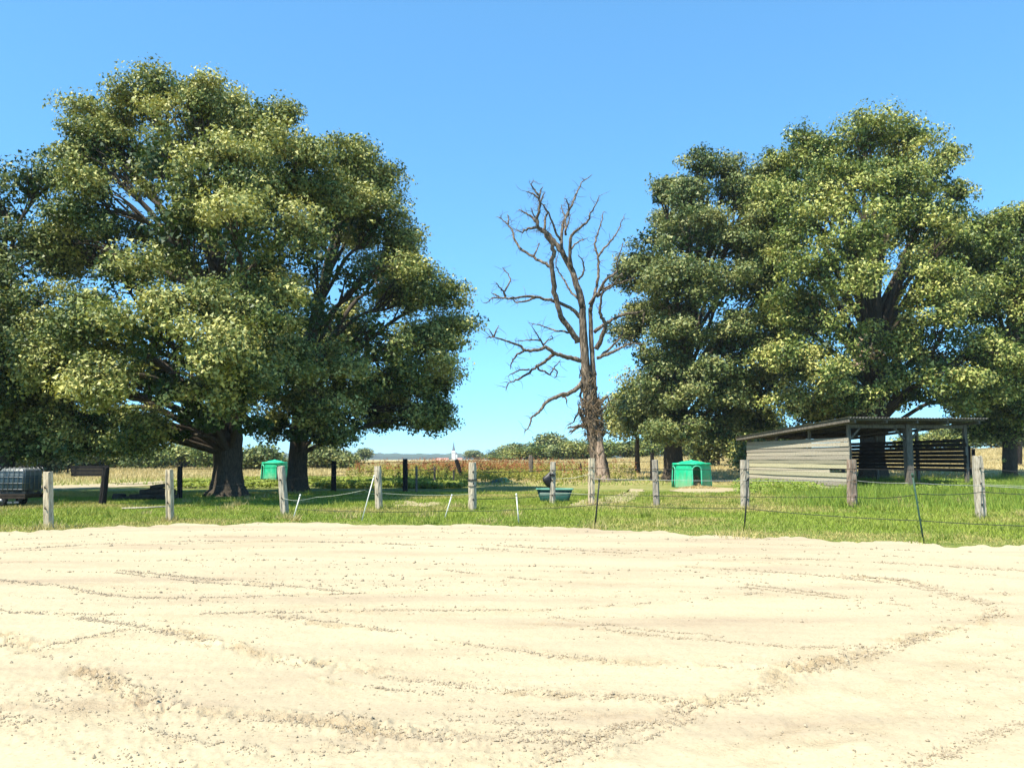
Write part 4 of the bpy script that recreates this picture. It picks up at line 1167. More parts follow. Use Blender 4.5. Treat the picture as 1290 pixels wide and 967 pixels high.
for i, (pl, wd, ks) in enumerate(BR):
    pl = np.asarray(pl, float)
    L = np.concatenate([[0], np.cumsum(np.hypot(*np.diff(pl, axis=0).T))])
    p3 = np.array([dpt(a, b, ks * l * sx1 * .8) for (a, b), l in zip(pl, L)])
    # start depth: where the polyline leaves another branch it starts inside the trunk plane
    q = []
    for a_, b_ in zip(p3[:-1], p3[1:]):
        for t_ in (0, .34, .67): q.append(a_ + (b_ - a_) * t_)
    q.append(p3[-1]); q = np.array(q)
    jw = np.array([[rb.uniform(-1, 1), rb.uniform(-1, 1), rb.uniform(-1, 1)] for _ in q]) * .014 * min(wd, 4)
    q[1:-1] += jw[1:-1]
    rr_ = np.linspace(1, 0, len(q)) ** .75 * (wd * sx1 / 2 * .92) + .022
    MB().tube(q, rr_, 7, .12, seed=i).build('branch', M['deadbark'], dt, True)
    # fine twigs
    nn = int(L[-1] / 3.2)
    for _ in range(nn):
        k = rb.randrange(len(q) // 3, len(q)); s = Vector(q[k])
        d = Vector((rb.uniform(-1, 1) - .15, rb.uniform(-1, 1), rb.uniform(-.75, .9)))
        ln = rb.uniform(.25, 1.1)
        p_ = [s]
        for _j in range(3):
            d = (d + Vector((rb.uniform(-.6, .6), rb.uniform(-.6, .6), rb.uniform(-.6, .5)))).normalized()
            p_.append(p_[-1] + d * ln / 3)
        twigs.tube(p_, [.018, .014, .011, .006], 4, 0, False)
o = twigs.build('twigs', M['deadbark'], dt); o['kind'] = 'stuff'
# tangle of dead ivy stems round the trunk
ivy = MB()
for i in range(260):
    py = rb.choice([rb.uniform(505, 550), rb.uniform(490, 600), rb.uniform(470, 520)])
    cx = np.interp(py, [465, 490, 515, 540, 560, 600], [739, 741, 744, 748, 751, 756])
    a0 = rb.uniform(0, 6.28); rr0 = (8.5 if py > 500 else 7.5) * sx1 * rb.uniform(.85, 1.35)
    c = dpt(cx, py)
    p_ = []
    a = a0; z = 0
    for j in range(5):
        ro = rr0 * (1 + rb.uniform(-.05, .25)) + (.25 * rb.random() if 505 < py < 550 else 0)
        p_.append((c[0] + math.cos(a) * ro, c[1] + math.sin(a) * ro, c[2] + z))
        a += rb.uniform(-.35, .35); z += rb.uniform(.05, .32) * rb.choice((1, 1, -1))
    ivy.tube(p_, [.035, .035, .03, .02, .012], 4, 0, False)
for i in range(120):
    py = rb.uniform(503, 548); cx = np.interp(py, [503, 548], [742, 749])
    c = dpt(cx, py); a = rb.uniform(0, 6.28)
    s = Vector((c[0] + math.cos(a) * .5, c[1] + math.sin(a) * .5, c[2]))
    d = Vector((math.cos(a), math.sin(a), rb.uniform(-.8, .6))).normalized()
    p_ = [s]
    for _j in range(3):
        d = (d + Vector((rb.uniform(-.5, .5), rb.uniform(-.5, .5), rb.uniform(-.7, .3)))).normalized()
        p_.append(p_[-1] + d * rb.uniform(.1, .35))
    ivy.tube(p_, [.025, .02, .016, .01], 4, 0, False)
o = ivy.build('dead_ivy', M['deadivy'], dt); o['kind'] = 'stuff'

# ------------------------------------------------------------------ fence posts
def post_mesh(name, wid, hgt, mat, seed, square=True, split=False, taper=.04):
    """weathered timber: rounded square section, cracked end, uneven faces"""
    g = random.Random(seed)
    n = 16
    rings = 11
    cracks = {g.randrange(n): g.uniform(.72, .86) for _ in range(4)}
    V = []
    for i in range(rings):
        t = i / (rings - 1)
        z = -.35 + (hgt + .35) * t
        for k in range(n):
            a = 2 * math.pi * (k + .5) / n
            if square:
                e = 5
                r = wid / 2 / ((abs(math.cos(a)) ** e + abs(math.sin(a)) ** e) ** (1 / e))
            else: r = wid / 2
            r *= 1 - taper * t + .05 * math.sin(k * 2.1 + seed) + g.uniform(-.05, .05)
            r *= cracks.get(k, 1.0)
            if split and k in (10, 11, 12) and t > .35: r *= .72
            if i == rings - 1: r *= .93
            zz = z + (g.uniform(-.02, .012) if i == rings - 1 else 0)
            V.append((r * math.cos(a), r * math.sin(a), zz))
    Fc = []
    for i in range(rings - 1):
        for k in range(n):
            Fc.append((i * n + k, i * n + (k + 1) % n, (i + 1) * n + (k + 1) % n, (i + 1) * n + k))
    b = len(V)
    V.append((0, 0, hgt - .012))
    for k in range(n): Fc.append(((rings - 1) * n + k, (rings - 1) * n + (k + 1) % n, b))
    return mesh(name, V, Fc, M[mat])

POSTS = {}
def post(pxb, pyb, pxt, pyt, wpx, mat, label, seed, group='wooden fence posts beside the sand', square=True, split=False, rz=None, taper=.04):
    b = G(pxb, pyb)
    t = P(pxt, pyt, b[1])
    ax = Vector(t - b); L = ax.length
    o = link('fence_post', post_mesh('fence_post', wpx * b[1] / F, L, mat, seed, square, split, taper), None, b)
    q = Vector((0, 0, 1)).rotation_difference(ax.normalized())
    o.rotation_mode = 'QUATERNION'
    from mathutils import Quaternion
    o.rotation_quaternion = q @ Quaternion((0, 0, 1), rz if rz is not None else random.Random(seed).uniform(-.3, .3))
    tag(o, label, 'fence post', group)
    if group.startswith('wooden'):
        hw_ = wpx * b[1] / F / 2
        for hf in ((.80, .56, .22) if pxb > 590 else (.72, .35)):
            MB().tube([(0, -hw_ * .9, L * hf - .02), (0, -hw_ - .03, L * hf - .02), (0, -hw_ - .045, L * hf + .015), (0, -hw_ - .02, L * hf + .03)], [.016, .018, .016, .01], 6).build('insulator', M['black'], o, True)
    POSTS[(pxb)] = (b, Vector(ax), wpx * b[1] / F)
    return o

post(61, 664, 60.5, 594, 10, 'postwood', 'leftmost pale grey square fence post, beside the water tank', 11)
post(214, 655, 213, 591, 8.5, 'postwood', 'grey fence post with dark top in front of the shaded logs', 12)
post(359, 648, 354, 587, 8.5, 'postwood', 'pale fence post leaning left in front of the left green hut', 13)
post(477.5, 641, 476, 587, 8, 'postwood', 'upright grey fence post beside the long leaning white stake', 14)
post(595, 641.5, 595, 582, 10.5, 'postwood', 'thick grey round fence post wrapped in wire, below the church', 15, square=False)
post(696, 635, 696.5, 581.5, 7.5, 'postwood', 'grey fence post standing in front of the green trough', 16)
post(745, 635, 745, 577, 8, 'postwood', 'grey fence post in front of the dead tree trunk', 17)
post(827, 636.5, 825, 579, 8, 'postwood', 'pale slotted fence post left of the right green hut', 18, split=True)
post(938.5, 638, 938, 579, 10.5, 'postwood', 'thick round grey fence post at the left end of the shed', 19, square=False, taper=-.06)
post(1074, 638, 1073, 578.5, 10.5, 'postbrown', 'split brown fence post at the right end of the plank wall', 20, split=True)
post(1236, 652, 1231, 574, 11, 'postwood', 'rightmost grey square fence post in the tall grass', 21)
gb = 'dark fence posts of the rear paddock'
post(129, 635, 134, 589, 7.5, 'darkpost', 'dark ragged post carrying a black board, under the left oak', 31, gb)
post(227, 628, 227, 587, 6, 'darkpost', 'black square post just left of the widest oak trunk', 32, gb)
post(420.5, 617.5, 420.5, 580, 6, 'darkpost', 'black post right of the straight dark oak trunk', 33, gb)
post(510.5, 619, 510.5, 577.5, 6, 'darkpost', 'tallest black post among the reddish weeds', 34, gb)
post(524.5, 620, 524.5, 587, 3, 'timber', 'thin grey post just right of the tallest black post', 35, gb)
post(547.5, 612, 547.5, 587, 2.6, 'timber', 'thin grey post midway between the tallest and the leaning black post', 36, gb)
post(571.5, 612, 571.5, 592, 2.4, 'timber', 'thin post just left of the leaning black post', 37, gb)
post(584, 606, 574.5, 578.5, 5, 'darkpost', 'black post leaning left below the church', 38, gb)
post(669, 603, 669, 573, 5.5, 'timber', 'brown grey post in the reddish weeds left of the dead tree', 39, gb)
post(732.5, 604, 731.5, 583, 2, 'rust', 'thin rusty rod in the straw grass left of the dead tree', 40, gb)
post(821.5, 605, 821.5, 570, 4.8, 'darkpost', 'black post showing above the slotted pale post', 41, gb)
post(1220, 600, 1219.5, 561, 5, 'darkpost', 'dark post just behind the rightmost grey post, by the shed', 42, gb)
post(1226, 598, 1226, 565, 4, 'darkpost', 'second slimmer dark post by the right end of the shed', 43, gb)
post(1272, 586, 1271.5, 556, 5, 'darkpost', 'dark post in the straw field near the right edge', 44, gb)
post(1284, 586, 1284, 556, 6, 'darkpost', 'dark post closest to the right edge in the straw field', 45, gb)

# black board on the ragged post
bb = POSTS[129][0]
t = thing('board_panel', P(113, 600, bb[1] + .16), 'black horizontal board panel fixed to the ragged dark post', 'board')
c = P(113, 600, bb[1] + .16)
for j, (z0, z1) in enumerate(((0, .13), (.134, .264), (.268, .39))):
    MB().box(-.70 - .02 * j, .72, -.025, .025, z0 + .015, z1 + .015).build('plank', M['darkpost'], t)
mbx = MB(); mbx.box(-.62, -.55, .026, .07, .0, .40); mbx.box(.5, .57, .026, .07, .0, .40)
mbx.build('batten', M['darkpost'], t)

# ------------------------------------------------------------------ thin stakes
def stake(pxb, pyb, pxt, pyt, w_, mat, label, foot=True):
    b = G(pxb, pyb); t_ = P(pxt, pyt, b[1])
    o = thing('fence_stake', b, label, 'fence stake', 'thin electric fence stakes')
    d = t_ - b
    MB().tube([-d / np.linalg.norm(d) * .15, d * .5, d], w_ / 2, 8).build('rod', M[mat], o, True)
    MB().tube([d * 1.0 - d / np.linalg.norm(d) * .03, d + d / np.linalg.norm(d) * .04], [w_ * .75, w_ * .5], 8).build('cap', M[mat], o, True)
    h_ = MB()
    for f in (.35, .6, .85):
        p_ = d * f
        h_.tube([p_ + [0, 0, -.02], p_ + [.02, -.035, 0], p_ + [0, -.05, .02]], .008, 5)
    h_.build('wire_hooks', M[mat], o)
    return b, d

stake(369.5, 653, 378, 624, .035, 'whiteplastic', 'short white stake leaning right beside the leaning post')
stake(456, 655, 471, 600, .03, 'whiteplastic', 'long white stake leaning right against the grey post')
stake(560.5, 652, 569, 624, .032, 'whiteplastic', 'short white stake leaning right, left of the wire wrapped post')
stake(653.5, 659, 650.5, 623, .035, 'whiteplastic', 'short upright white stake left of the green trough')
stake(749.5, 664, 755, 605, .04, 'darkstake', 'thin dark stake beside the post before the dead tree')
stake(937.5, 667, 942.5, 603, .04, 'darkstake', 'thin dark stake in front of the thick round post')
stake(1164, 685, 1149.5, 598, .038, 'greenstake', 'long green metal stake leaning left, nearest to the sand')

# ------------------------------------------------------------------ wires, cords and ropes
def wire(name, pts, r, mat, label, sag=.04, n=10, group='fence wires'):
    """pts: world points; a sagging line through them"""
    out = []
    for a, b in zip(pts[:-1], pts[1:]):
        a, b = np.asarray(a, float), np.asarray(b, float)
        L = np.linalg.norm(b - a)
        for t_ in np.linspace(0, 1, n, endpoint=False):
            p_ = a + (b - a) * t_
            p_[2] -= 4 * sag * L / 6 * t_ * (1 - t_)
            out.append(p_)
    out.append(np.asarray(pts[-1], float))
    c_ = np.asarray(out[0])
    o = link(name, None, None, (0, 0, 0)) if False else obj(name, [], [], M[mat])
    mb = MB(); mb.tube([p_ - c_ for p_ in out], r, 5)
    bpy.data.objects.remove(o)
    o = mb.build(name, M[mat], None, True, c_)
    tag(o, label, 'wire', group)
    return o

def at(pxb, hfrac, side=-1):
    b, ax, wd = POSTS[pxb]
    p_ = b + np.array(ax) * hfrac
    return p_ + np.array([0, side * (wd / 2 + .012), 0])

front = [359, 477.5, 595, 696, 745, 827, 938.5, 1074, 1236]
end_r = lambda h: np.array([POSTS[1236][0][0] + 3.2, POSTS[1236][0][1] - 1.0, h])
wire('fence_wire', [at(k_, .80) for k_ in (595, 696, 745, 827, 938.5, 1074, 1236)] + [end_r(1.15)], .010, 'wire', 'upper dark wire of the front fence right of the wrapped post')
wire('twisted_rope', [at(k_, .56) for k_ in (745, 827, 938.5, 1074)] + [P(1153, 608, 21), at(1236, .52), end_r(.80)], .009, 'rope', 'grey twisted rope crossing before the shed opening', .03)
wire('fence_wire', [at(k_, .22) for k_ in (595, 696, 745, 827, 938.5, 1074)] + [P(1160, 622, 19.5), at(1236, .42), end_r(.62)], .010, 'wire', 'lower dark wire of the front fence low over the grass', .05)
wire('fence_wire', [G(372, 650) + [0, 0, .22], G(458, 653) + [0, 0, .2], G(562, 650) + [0, 0, .16], G(653, 657) + [0, 0, .33], G(750, 663) + [0, 0, .55], G(938, 666) + [0, 0, .5], G(1163, 684) + [0, 0, .45], G(1350, 690) + [0, 0, .4]], .008, 'wire', 'dark low wire strung along the thin stakes next to the sand', .05)
wire('fence_wire', [at(214, .62), at(359, .72), at(477.5, .9)], .006, 'wire', 'thin wire between the left grey posts', .06)
wire('white_cord', [at(359, .35), G(374, 652) + [0, 0, .50], P(398, 626, 24), G(459, 654) + [0, 0, .83], at(477.5, .38), at(595, .33)], .0055, 'cord', 'pale cord sagging from the leaning post to the long white stake', .10)
wire('white_cord', [at(696, .60), P(722, 602, POSTS[745][0][1]), at(745, .67)], .007, 'cord', 'upper greenish white cord between the trough post and its neighbour', .02)
wire('white_cord', [at(696, .28), P(720, 621, POSTS[745][0][1] - .2), at(745, .21)], .007, 'cord', 'lower greenish white cord between the trough post and its neighbour', .02)
wire('white_cord', [at(1236, .54), end_r(.88)], .0055, 'cord', 'white cord from the rightmost post out of the picture', .02)
wire('fence_wire', [at(420.5, .93), at(510.5, .90), at(584, .96), at(669, .72), at(821.5, .68)], .016, 'wire', 'upper dark wire of the rear paddock through the reddish weeds', .03)
wire('fence_wire', [at(420.5, .62), at(510.5, .66), at(584, .66), at(669, .4), at(821.5, .36)], .012, 'wire', 'lower dark wire of the rear paddock through the reddish weeds', .03)
wire('fence_wire', [at(129, .64), P(160, 610, 32.5), at(227, .55), at(420.5, .55)], .010, 'wire', 'dark wire from the ragged post past the widest oak trunk', .05)
wire('fence_wire', [at(227, .92), at(420.5, .86)], .010, 'wire', 'upper dark wire passing the widest oak trunk and the left hut', .04)
wire('fence_wire', [at(1220, .86), at(1272, .86), at(1284, .86), at(1284, .86) + np.array([4, 0, 0])], .014, 'wire', 'upper dark wire in the straw field right of the shed', .02)
wire('fence_wire', [at(1220, .45), at(1272, .42), at(1284, .42), at(1284, .42) + np.array([4, 0, 0])], .012, 'wire', 'lower dark wire in the straw field right of the shed', .02)
# turns of wire round the thick post
b, ax, wd = POSTS[595]
for hh_ in (.62, .645, .50):
    pts = [b + np.array(ax) * (hh_ + .01 * math.sin(a)) + np.array([math.cos(a), math.sin(a), 0]) * (wd / 2 + .012) for a in np.linspace(0, 2 * math.pi, 17)]
    o = MB().tube([p_ - b for p_ in pts], .012, 5).build('wire_loop', M['wire'], None, True, b)
    tag(o, 'loop of dark wire wrapped round the thick grey post', 'wire', 'wire loops on the thick post')
lp = G(160, 645)
o = MB().tube([(-.75, -.1, .03), (0, 0, .05), (.8, .25, .09)], [.03, .028, .022], 7, .1).build('lying_pole', M['postwood'], None, True, G(183, 641))
tag(o, 'pale thin pole lying in the shaded grass before the logs', 'pole')

# ------------------------------------------------------------------ green huts
def hut(base, rz, width, height, label):
    t = thing('hay_hut', base, label, 'hut', 'green plastic hay huts', rz)
    R0 = width / 2
    ang_n, zn = 96, 26
    hw = height * .85
    op = [math.radians(a) for a in (-90, 0, 90, 180)]
    ow, oh = R0 * .27, height * .80
    def rad_at(a, z):
        e = 3.2
        r = R0 / ((abs(math.cos(a + math.pi / 4)) ** e + abs(math.sin(a + math.pi / 4)) ** e) ** (1 / e))
        r = min(r, R0 * 1.12)
        return r * (1.03 - .06 * z / hw) 
    V, Fc = [], []
    for i in range(zn + 1):
        z = hw * i / zn
        for k in range(ang_n):
            a = 2 * math.pi * k / ang_n
            r = rad_at(a, z)
            V.append((r * math.cos(a), r * math.sin(a), z))
    def opening(a, z):
        r = rad_at(a, z)
        for o_ in op:
            d = (a - o_ + math.pi) % (2 * math.pi) - math.pi
            if abs(d) > 1: continue
            x = r * math.sin(d)
            top = oh - ow
            if abs(x) < ow and (z < top or (z - top) ** 2 + x * x < ow * ow): return True
        return False
    for i in range(zn):
        for k in range(ang_n):
            a = 2 * math.pi * (k + .5) / ang_n; z = hw * (i + .5) / zn
            if opening(a, z): continue
            Fc.append((i * ang_n + k, i * ang_n + (k + 1) % ang_n, (i + 1) * ang_n + (k + 1) % ang_n, (i + 1) * ang_n + k))
    w_ = obj('wall', V, Fc, M['hut'], t, True)
    s = w_.modifiers.new('thick', 'SOLIDIFY'); s.thickness = .03; s.offset = -1
    # roof: overhanging lip, low dome, knob
    prof = [(1.0, hw - .02), (1.05, hw - .01), (1.055, hw + .05), (1.0, hw + .09), (.8, height * .90), (.5, height * .965), (.2, height * .99), (.08, height), (.07, height + .03), (0.02, height + .04)]
    V, Fc = [], []
    for f, z in prof:
        for k in range(48):
            a = 2 * math.pi * k / 48
            r = rad_at(a, hw) * f
            V.append((r * math.cos(a), r * math.sin(a), z))
    for i in range(len(prof) - 1):
        for k in range(48):
            Fc.append((i * 48 + k, i * 48 + (k + 1) % 48, (i + 1) * 48 + (k + 1) % 48, (i + 1) * 48 + k))
    Fc.append(tuple(range((len(prof) - 1) * 48, len(prof) * 48)))
    obj('roof', V, Fc, M['hut'], t, True)
    for o_ in op:
        pts = []
        for x, z in [(-ow, 0), (-ow, oh * .3), (-ow, oh - ow)] + [(ow * math.cos(b_), oh - ow + ow * math.sin(b_)) for b_ in np.linspace(math.pi * .92, math.pi * .08, 9)] + [(ow, oh - ow), (ow, oh * .3), (ow, 0)]:
            a = o_ + math.asin(x / (rad_at(o_, z)))
            r = rad_at(a, z) + .01
            pts.append((r * math.cos(a), r * math.sin(a), max(z, .01)))
        MB().tube(pts, .045, 6).build('opening_rim', M['hutrim'], t, True)
    # hood above each opening, as moulded dormers
    for o_ in op:
        mb = MB()
        ca, sa = math.cos(o_), math.sin(o_)
        V, Fc = [], []
        nb = 9
        for j, (f, dz) in enumerate(((1.06, 0), (.55, .0))):
            for b_ in np.linspace(math.pi, 0, nb):
                x = ow * 1.35 * math.cos(b_); z = oh - ow + ow * 1.45 * math.sin(b_) + dz
                z = max(z, hw - .02)
                rr_ = rad_at(o_, hw) * f
                V.append((rr_ * ca - x * sa, rr_ * sa + x * ca, z))
        for k in range(nb - 1): Fc.append((k, k + 1, nb + k + 1, nb + k))
        mb.add(V, Fc).build('hood', M['hut'], t, True)
    return t

h1 = G(871.5, 613.5)
hut(h1, R(4), 42 * h1[1] / F, 1.62, 'bright green plastic hut with hay spilling from its arched door')
h2 = onground(*P(345.5, 603, 57)[:2])
hut(h2, R(38), 28 * 57 / F, 1.62, 'bright green plastic hut seen between the two oak trunks')

def hay(loc, rx, ry, rz_, n, label, seed):
    g = np.random.default_rng(seed)
    th = thing('hay_pile', loc, label, 'hay')
    # mound under the straws
    V, Fc = [], []
    for i in range(6):
        f = i / 5
        for k in range(14):
            a = 2 * math.pi * k / 14
            rr_ = (1 - f) ** .6 * (1 + g.uniform(-.12, .12))
            V.append((rx * rr_ * math.cos(a) * .92, ry * rr_ * math.sin(a) * .92, rz_ * f * .9 - .03))
    for i in range(5):
        for k in range(14): Fc.append((i * 14 + k, i * 14 + (k + 1) % 14, (i + 1) * 14 + (k + 1) % 14, (i + 1) * 14 + k))
    obj('mound', V, Fc, M['hay'], th, True)
    a = g.uniform(0, 2 * math.pi, n); rr_ = np.sqrt(g.random(n)) * 1.08
    z = rz_ * np.clip(1 - rr_ ** 1.6, 0, 1) + .01
    p_ = np.stack([rx * rr_ * np.cos(a), ry * rr_ * np.sin(a), z], 1)
    d = g.normal(size=(n, 3)) * [1, 1, .35]; d /= np.linalg.norm(d, axis=1, keepdims=True)
    L = g.uniform(.1, .3, n)[:, None]
    wv = np.cross(d, g.normal(size=(n, 3))); wv /= np.linalg.norm(wv, axis=1, keepdims=True)
    V = np.empty((n, 4, 3))
    V[:, 0] = p_ - d * L / 2; V[:, 1] = p_ + wv * .012; V[:, 2] = p_ + d * L / 2; V[:, 3] = p_ - wv * .012
    s = link('straws', npmesh('straws', V.reshape(-1, 3), 4, M['grass'], np.repeat(lerp((.40, .30, .14), (.62, .50, .28), g.random(n)), 4, axis=0)), th)
    s['kind'] = 'stuff'
hay(h1 + [.05, -.25, 0], .75, .75, .72, 1500, 'golden hay heaped inside the right green hut', 71)
hay(h1 + [.1, -1.45, 0], 1.15, .5, .12, 1200, 'loose hay strewn before the door of the green hut', 72)

# ------------------------------------------------------------------ trough with a black bundle beside it
tb = G(699, 631.5)
tr_ = thing('water_trough', tb, 'dark green plastic water trough with pale worn rim', 'trough', None, R(-6))
s_ = tb[1] / F
L0, L1, W0, W1, hT = 17.5 * s_ * 2 * .5, 22.5 * s_, .30, .40, .52
def ringrect(lx, wy, z, n=5, rc=.12):
    V = []
    for cx, cy, a0 in ((1, 1, 0), (-1, 1, 90), (-1, -1, 180), (1, -1, 270)):
        for j in range(n):
            a = R(a0 + 90 * j / (n - 1))
            V.append((cx * (lx - rc) + rc * math.cos(a), cy * (wy - rc) + rc * math.sin(a), z))
    return V
def loft(rings, closed_bottom=True):
    V, Fc = [], []
    n = len(rings[0])
    for r_ in rings: V += r_
    for i in range(len(rings) - 1):
        for k in range(n): Fc.append((i * n + k, i * n + (k + 1) % n, (i + 1) * n + (k + 1) % n, (i + 1) * n + k))
    if closed_bottom: Fc.append(tuple(range(n - 1, -1, -1))); Fc.append(tuple(range((len(rings) - 1) * n, len(rings) * n)))
    return V, Fc
V, Fc = loft([ringrect(L0, W0, 0), ringrect(L0 * 1.02, W0 * 1.05, .06), ringrect(L1 * .97, W1 * .96, hT - .05), ringrect(L1 * .94, W1 * .90, hT - .06), ringrect(L0 * .95, W0 * .9, .08)])
obj('tub', V, Fc, M['trough'], tr_, True)
V, Fc = loft([ringrect(L1 * .93, W1 * .89, hT - .03), ringrect(L1 * 1.03, W1 * 1.05, hT - .035), ringrect(L1 * 1.035, W1 * 1.06, hT), ringrect(L1 * .93, W1 * .89, hT + .005)], False)
n_ = 20
Fc += [(3 * n_ + k, 3 * n_ + (k + 1) % n_, (k + 1) % n_, k) for k in range(n_)]
obj('rim', V, Fc, M['troughrim'], tr_, True)
obj('water', ringrect(L1 * .92, W1 * .88, hT - .12), [tuple(range(20))], M['water'], tr_)

pb, pax, pw = POSTS[696]
bl = P(689.5, 613, pb[1] - .02)
bk = thing('black_sack', bl, 'limp black sack hanging on the post above the green trough', 'sack')
V, Fc = [], []
g = random.Random(77)
prof = [(0, .05, .10), (.04, .10, .06), (.14, .16, .03), (.26, .19, .0), (.36, .18, .0), (.44, .13, .05), (.50, .08, .08), (.56, .05, .11), (.60, .015, .12)]
for z, r_, xo in prof:
    for k in range(14):
        a = 2 * math.pi * k / 14
        rr_ = r_ * (1 + .16 * math.sin(3 * a + z * 9) + g.uniform(-.06, .06))
        V.append((xo + rr_ * math.cos(a) * .95, rr_ * math.sin(a) * .7, z - .02))
for i in range(len(prof) - 1):
    for k in range(14): Fc.append((i * 14 + k, i * 14 + (k + 1) % 14, (i + 1) * 14 + (k + 1) % 14, (i + 1) * 14 + k))
Fc.append(tuple(range(13, -1, -1))); Fc.append(tuple(range(8 * 14, 9 * 14)))
obj('bag', V, Fc, M['black'], bk, True)
MB().tube([(.10, -.05, .46), (.17, -.10, .47), (.24, -.13, .43), (.27, -.12, .40)], [.05, .055, .045, .02], 8, .1).build('knot', M['black'], bk, True)
MB().tube([(.10, 0, .04), (.14, -.02, -.10), (.17, -.02, -.22)], [.05, .04, .05], 8, .1).build('tail', M['black'], bk, True)
# low dark crumpled lump on the grassy rise behind
o = thing('dark_lump', G(632, 607), 'dark crumpled lump on the grassy rise left of the trough', 'tarp')
V, Fc = [], []
for i in range(6):
    for k in range(16):
        a = 2 * math.pi * k / 16; f = i / 5
        V.append(((1 - f) * .95 * math.cos(a) * (1 + g.uniform(-.1, .1)), (1 - f) * .6 * math.sin(a), .34 * (1 - (1 - f) ** 2) + g.uniform(-.03, .03) - .02))
for i in range(5):
    for k in range(16): Fc.append((i * 16 + k, i * 16 + (k + 1) % 16, (i + 1) * 16 + (k + 1) % 16, (i + 1) * 16 + k))
obj('lump_body', V, Fc, M['trough'], o, True)

# ------------------------------------------------------------------ logs in the shade
lg = G(150, 629)
o = thing('stump', lg, 'low dark sawn stump in the shade behind the grey post', 'stump')
MB().tube([(0, 0, -.05), (0, 0, .1), (.01, 0, .24)], [.30, .25, .24], 14, .08, seed=5, lobes=4).build('trunk_piece', M['log'], o, True)
obj('cut_face', [(.235 * math.cos(a), .235 * math.sin(a), .245) for a in np.linspace(0, 2 * math.pi, 14, endpoint=False)], [tuple(range(14))], M['timber'], o)
lg = G(197, 629)
lgl = 'dark short log in the heap beside the black square post'
for j, (dx, dy, dz, L, r_, a, tl) in enumerate([(-.55, 0, .11, 1.1, .12, .1, .03), (.1, .1, .13, 1.3, .14, -.15, .0), (.5, -.1, .10, .9, .11, .3, .02), (-.2, .05, .33, 1.0, .12, .05, .06), (.35, .0, .36, .9, .12, -.2, -.05), (.1, 0, .55, .7, .09, .25, .15), (-1.25, 0, .07, .5, .07, .4, .12)]):
    d = Vector((math.cos(a), math.sin(a), tl)) * L / 2
    o = MB().tube([-d, -d * .3, d * .4, d], [r_, r_ * 1.05, r_ * .97, r_ * .9], 10, .1, seed=j).build('log', M['log'], None, True, lg + [dx, dy, dz])
    tag(o, lgl, 'log', 'logs heaped in the shade')

# ------------------------------------------------------------------ water tank on a low trailer
tk = G(26, 637)
s_ = tk[1] / F
ibc = thing('water_tank', P(25.5, 621, tk[1]) , 'caged white water tank half full of bluish water at the left edge', 'tank', None, R(-4))
wt = .50
V, Fc = loft([ringrect(wt * .94, wt * 1.0, .10, 5, .08), ringrect(wt * .97, wt * 1.04, .14, 5, .08), ringrect(wt * .97, wt * 1.04, .80, 5, .1), ringrect(wt * .88, wt * .96, .90, 5, .12), ringrect(wt * .3, wt * .3, .92, 5, .1)])
obj('bottle', V, Fc, M['tank'], ibc, True)
MB().tube([(0, 0, .91), (0, 0, .97)], [.11, .10], 12).build('lid', M['black'], ibc, True)
for j in range(4):
    z = .16 + j * .215
    pts = ringrect(wt, wt * 1.08, z, 5, .08); pts.append(pts[0])
    MB().tube(pts, .011, 6).build('cage_hoop', M['steel'], ibc, True)
for sy in (-1, 1):
    for j in range(6):
        x = -wt * .92 + j * wt * 1.84 / 5
        MB().tube([(x, sy * (wt * 1.08 + .012), .08), (x, sy * (wt * 1.08 + .012), .86), (x * .96, sy * (wt * 1.02), .93), (x * .9, sy * wt * .86, .955)], .012, 6).build('cage_bar', M['steel'], ibc, True)
for sx in (-1, 1):
    for j in range(5):
        y = -wt + j * wt * 2 / 4
        MB().tube([(sx * (wt + .012), y, .08), (sx * (wt + .012), y, .84), (sx * wt * .9, y * .95, .945)], .012, 6).build('cage_bar', M['steel'], ibc, True)
for j in range(3):
    y = -.42 + j * .42
    MB().box(-wt, wt, y - .05, y + .05, 0, .035).build('pallet_runner', M['timber'], ibc)
    MB().box(-wt, wt, y - .06, y + .06, .06, .078).build('pallet_board', M['timber'], ibc)
for j in range(9):
    x = (-1 + j % 3) * wt * .88; y = -.42 + (j // 3) * .42
    MB().box(x - .06, x + .06, y - .05, y + .05, .036, .059).build('pallet_block', M['timber'], ibc)
trl = thing('low_trailer', tk, 'dark rusty low trailer carrying the caged water tank', 'trailer', None, R(-4))
zt = float(P(25.5, 621, tk[1])[2] - tk[2])
x_l, x_r = -2.6, .56
MB().box(x_l, x_r, -.6, .6, zt - .06, zt - .005).build('deck', M['rust'], trl)
for y in (-.55, .55): MB().box(x_l, x_r, y - .04, y + .04, zt - .17, zt - .062).build('side_rail', M['rust'], trl)
for x in (-.45, .35):
    MB().box(x - .05, x + .05, -.5, .5, zt - .165, zt - .065).build('cross_member', M['rust'], trl)
for x, y in ((-.35, -.52), (-.35, .52), (-1.9, -.52), (-1.9, .52)):
    wv = MB().tube([(x, y - .07, .2), (x, y - .06, .2), (x, y + .06, .2), (x, y + .07, .2)], [.15, .2, .2, .15], 18).build('wheel', M['tyre'], trl, True)
    MB().tube([(x, y - .075, .2), (x, y + .075, .2)], .085, 12).build('rim', M['steel'], wv, True)
for x, z0, z1 in ((.05, .13, .19), (.30, .14, .20), (-.5, .02, .12)):
    MB().box(x - .08, x + .1, -.68, -.645, z0, z1).build('bracket', M['steel'], trl)

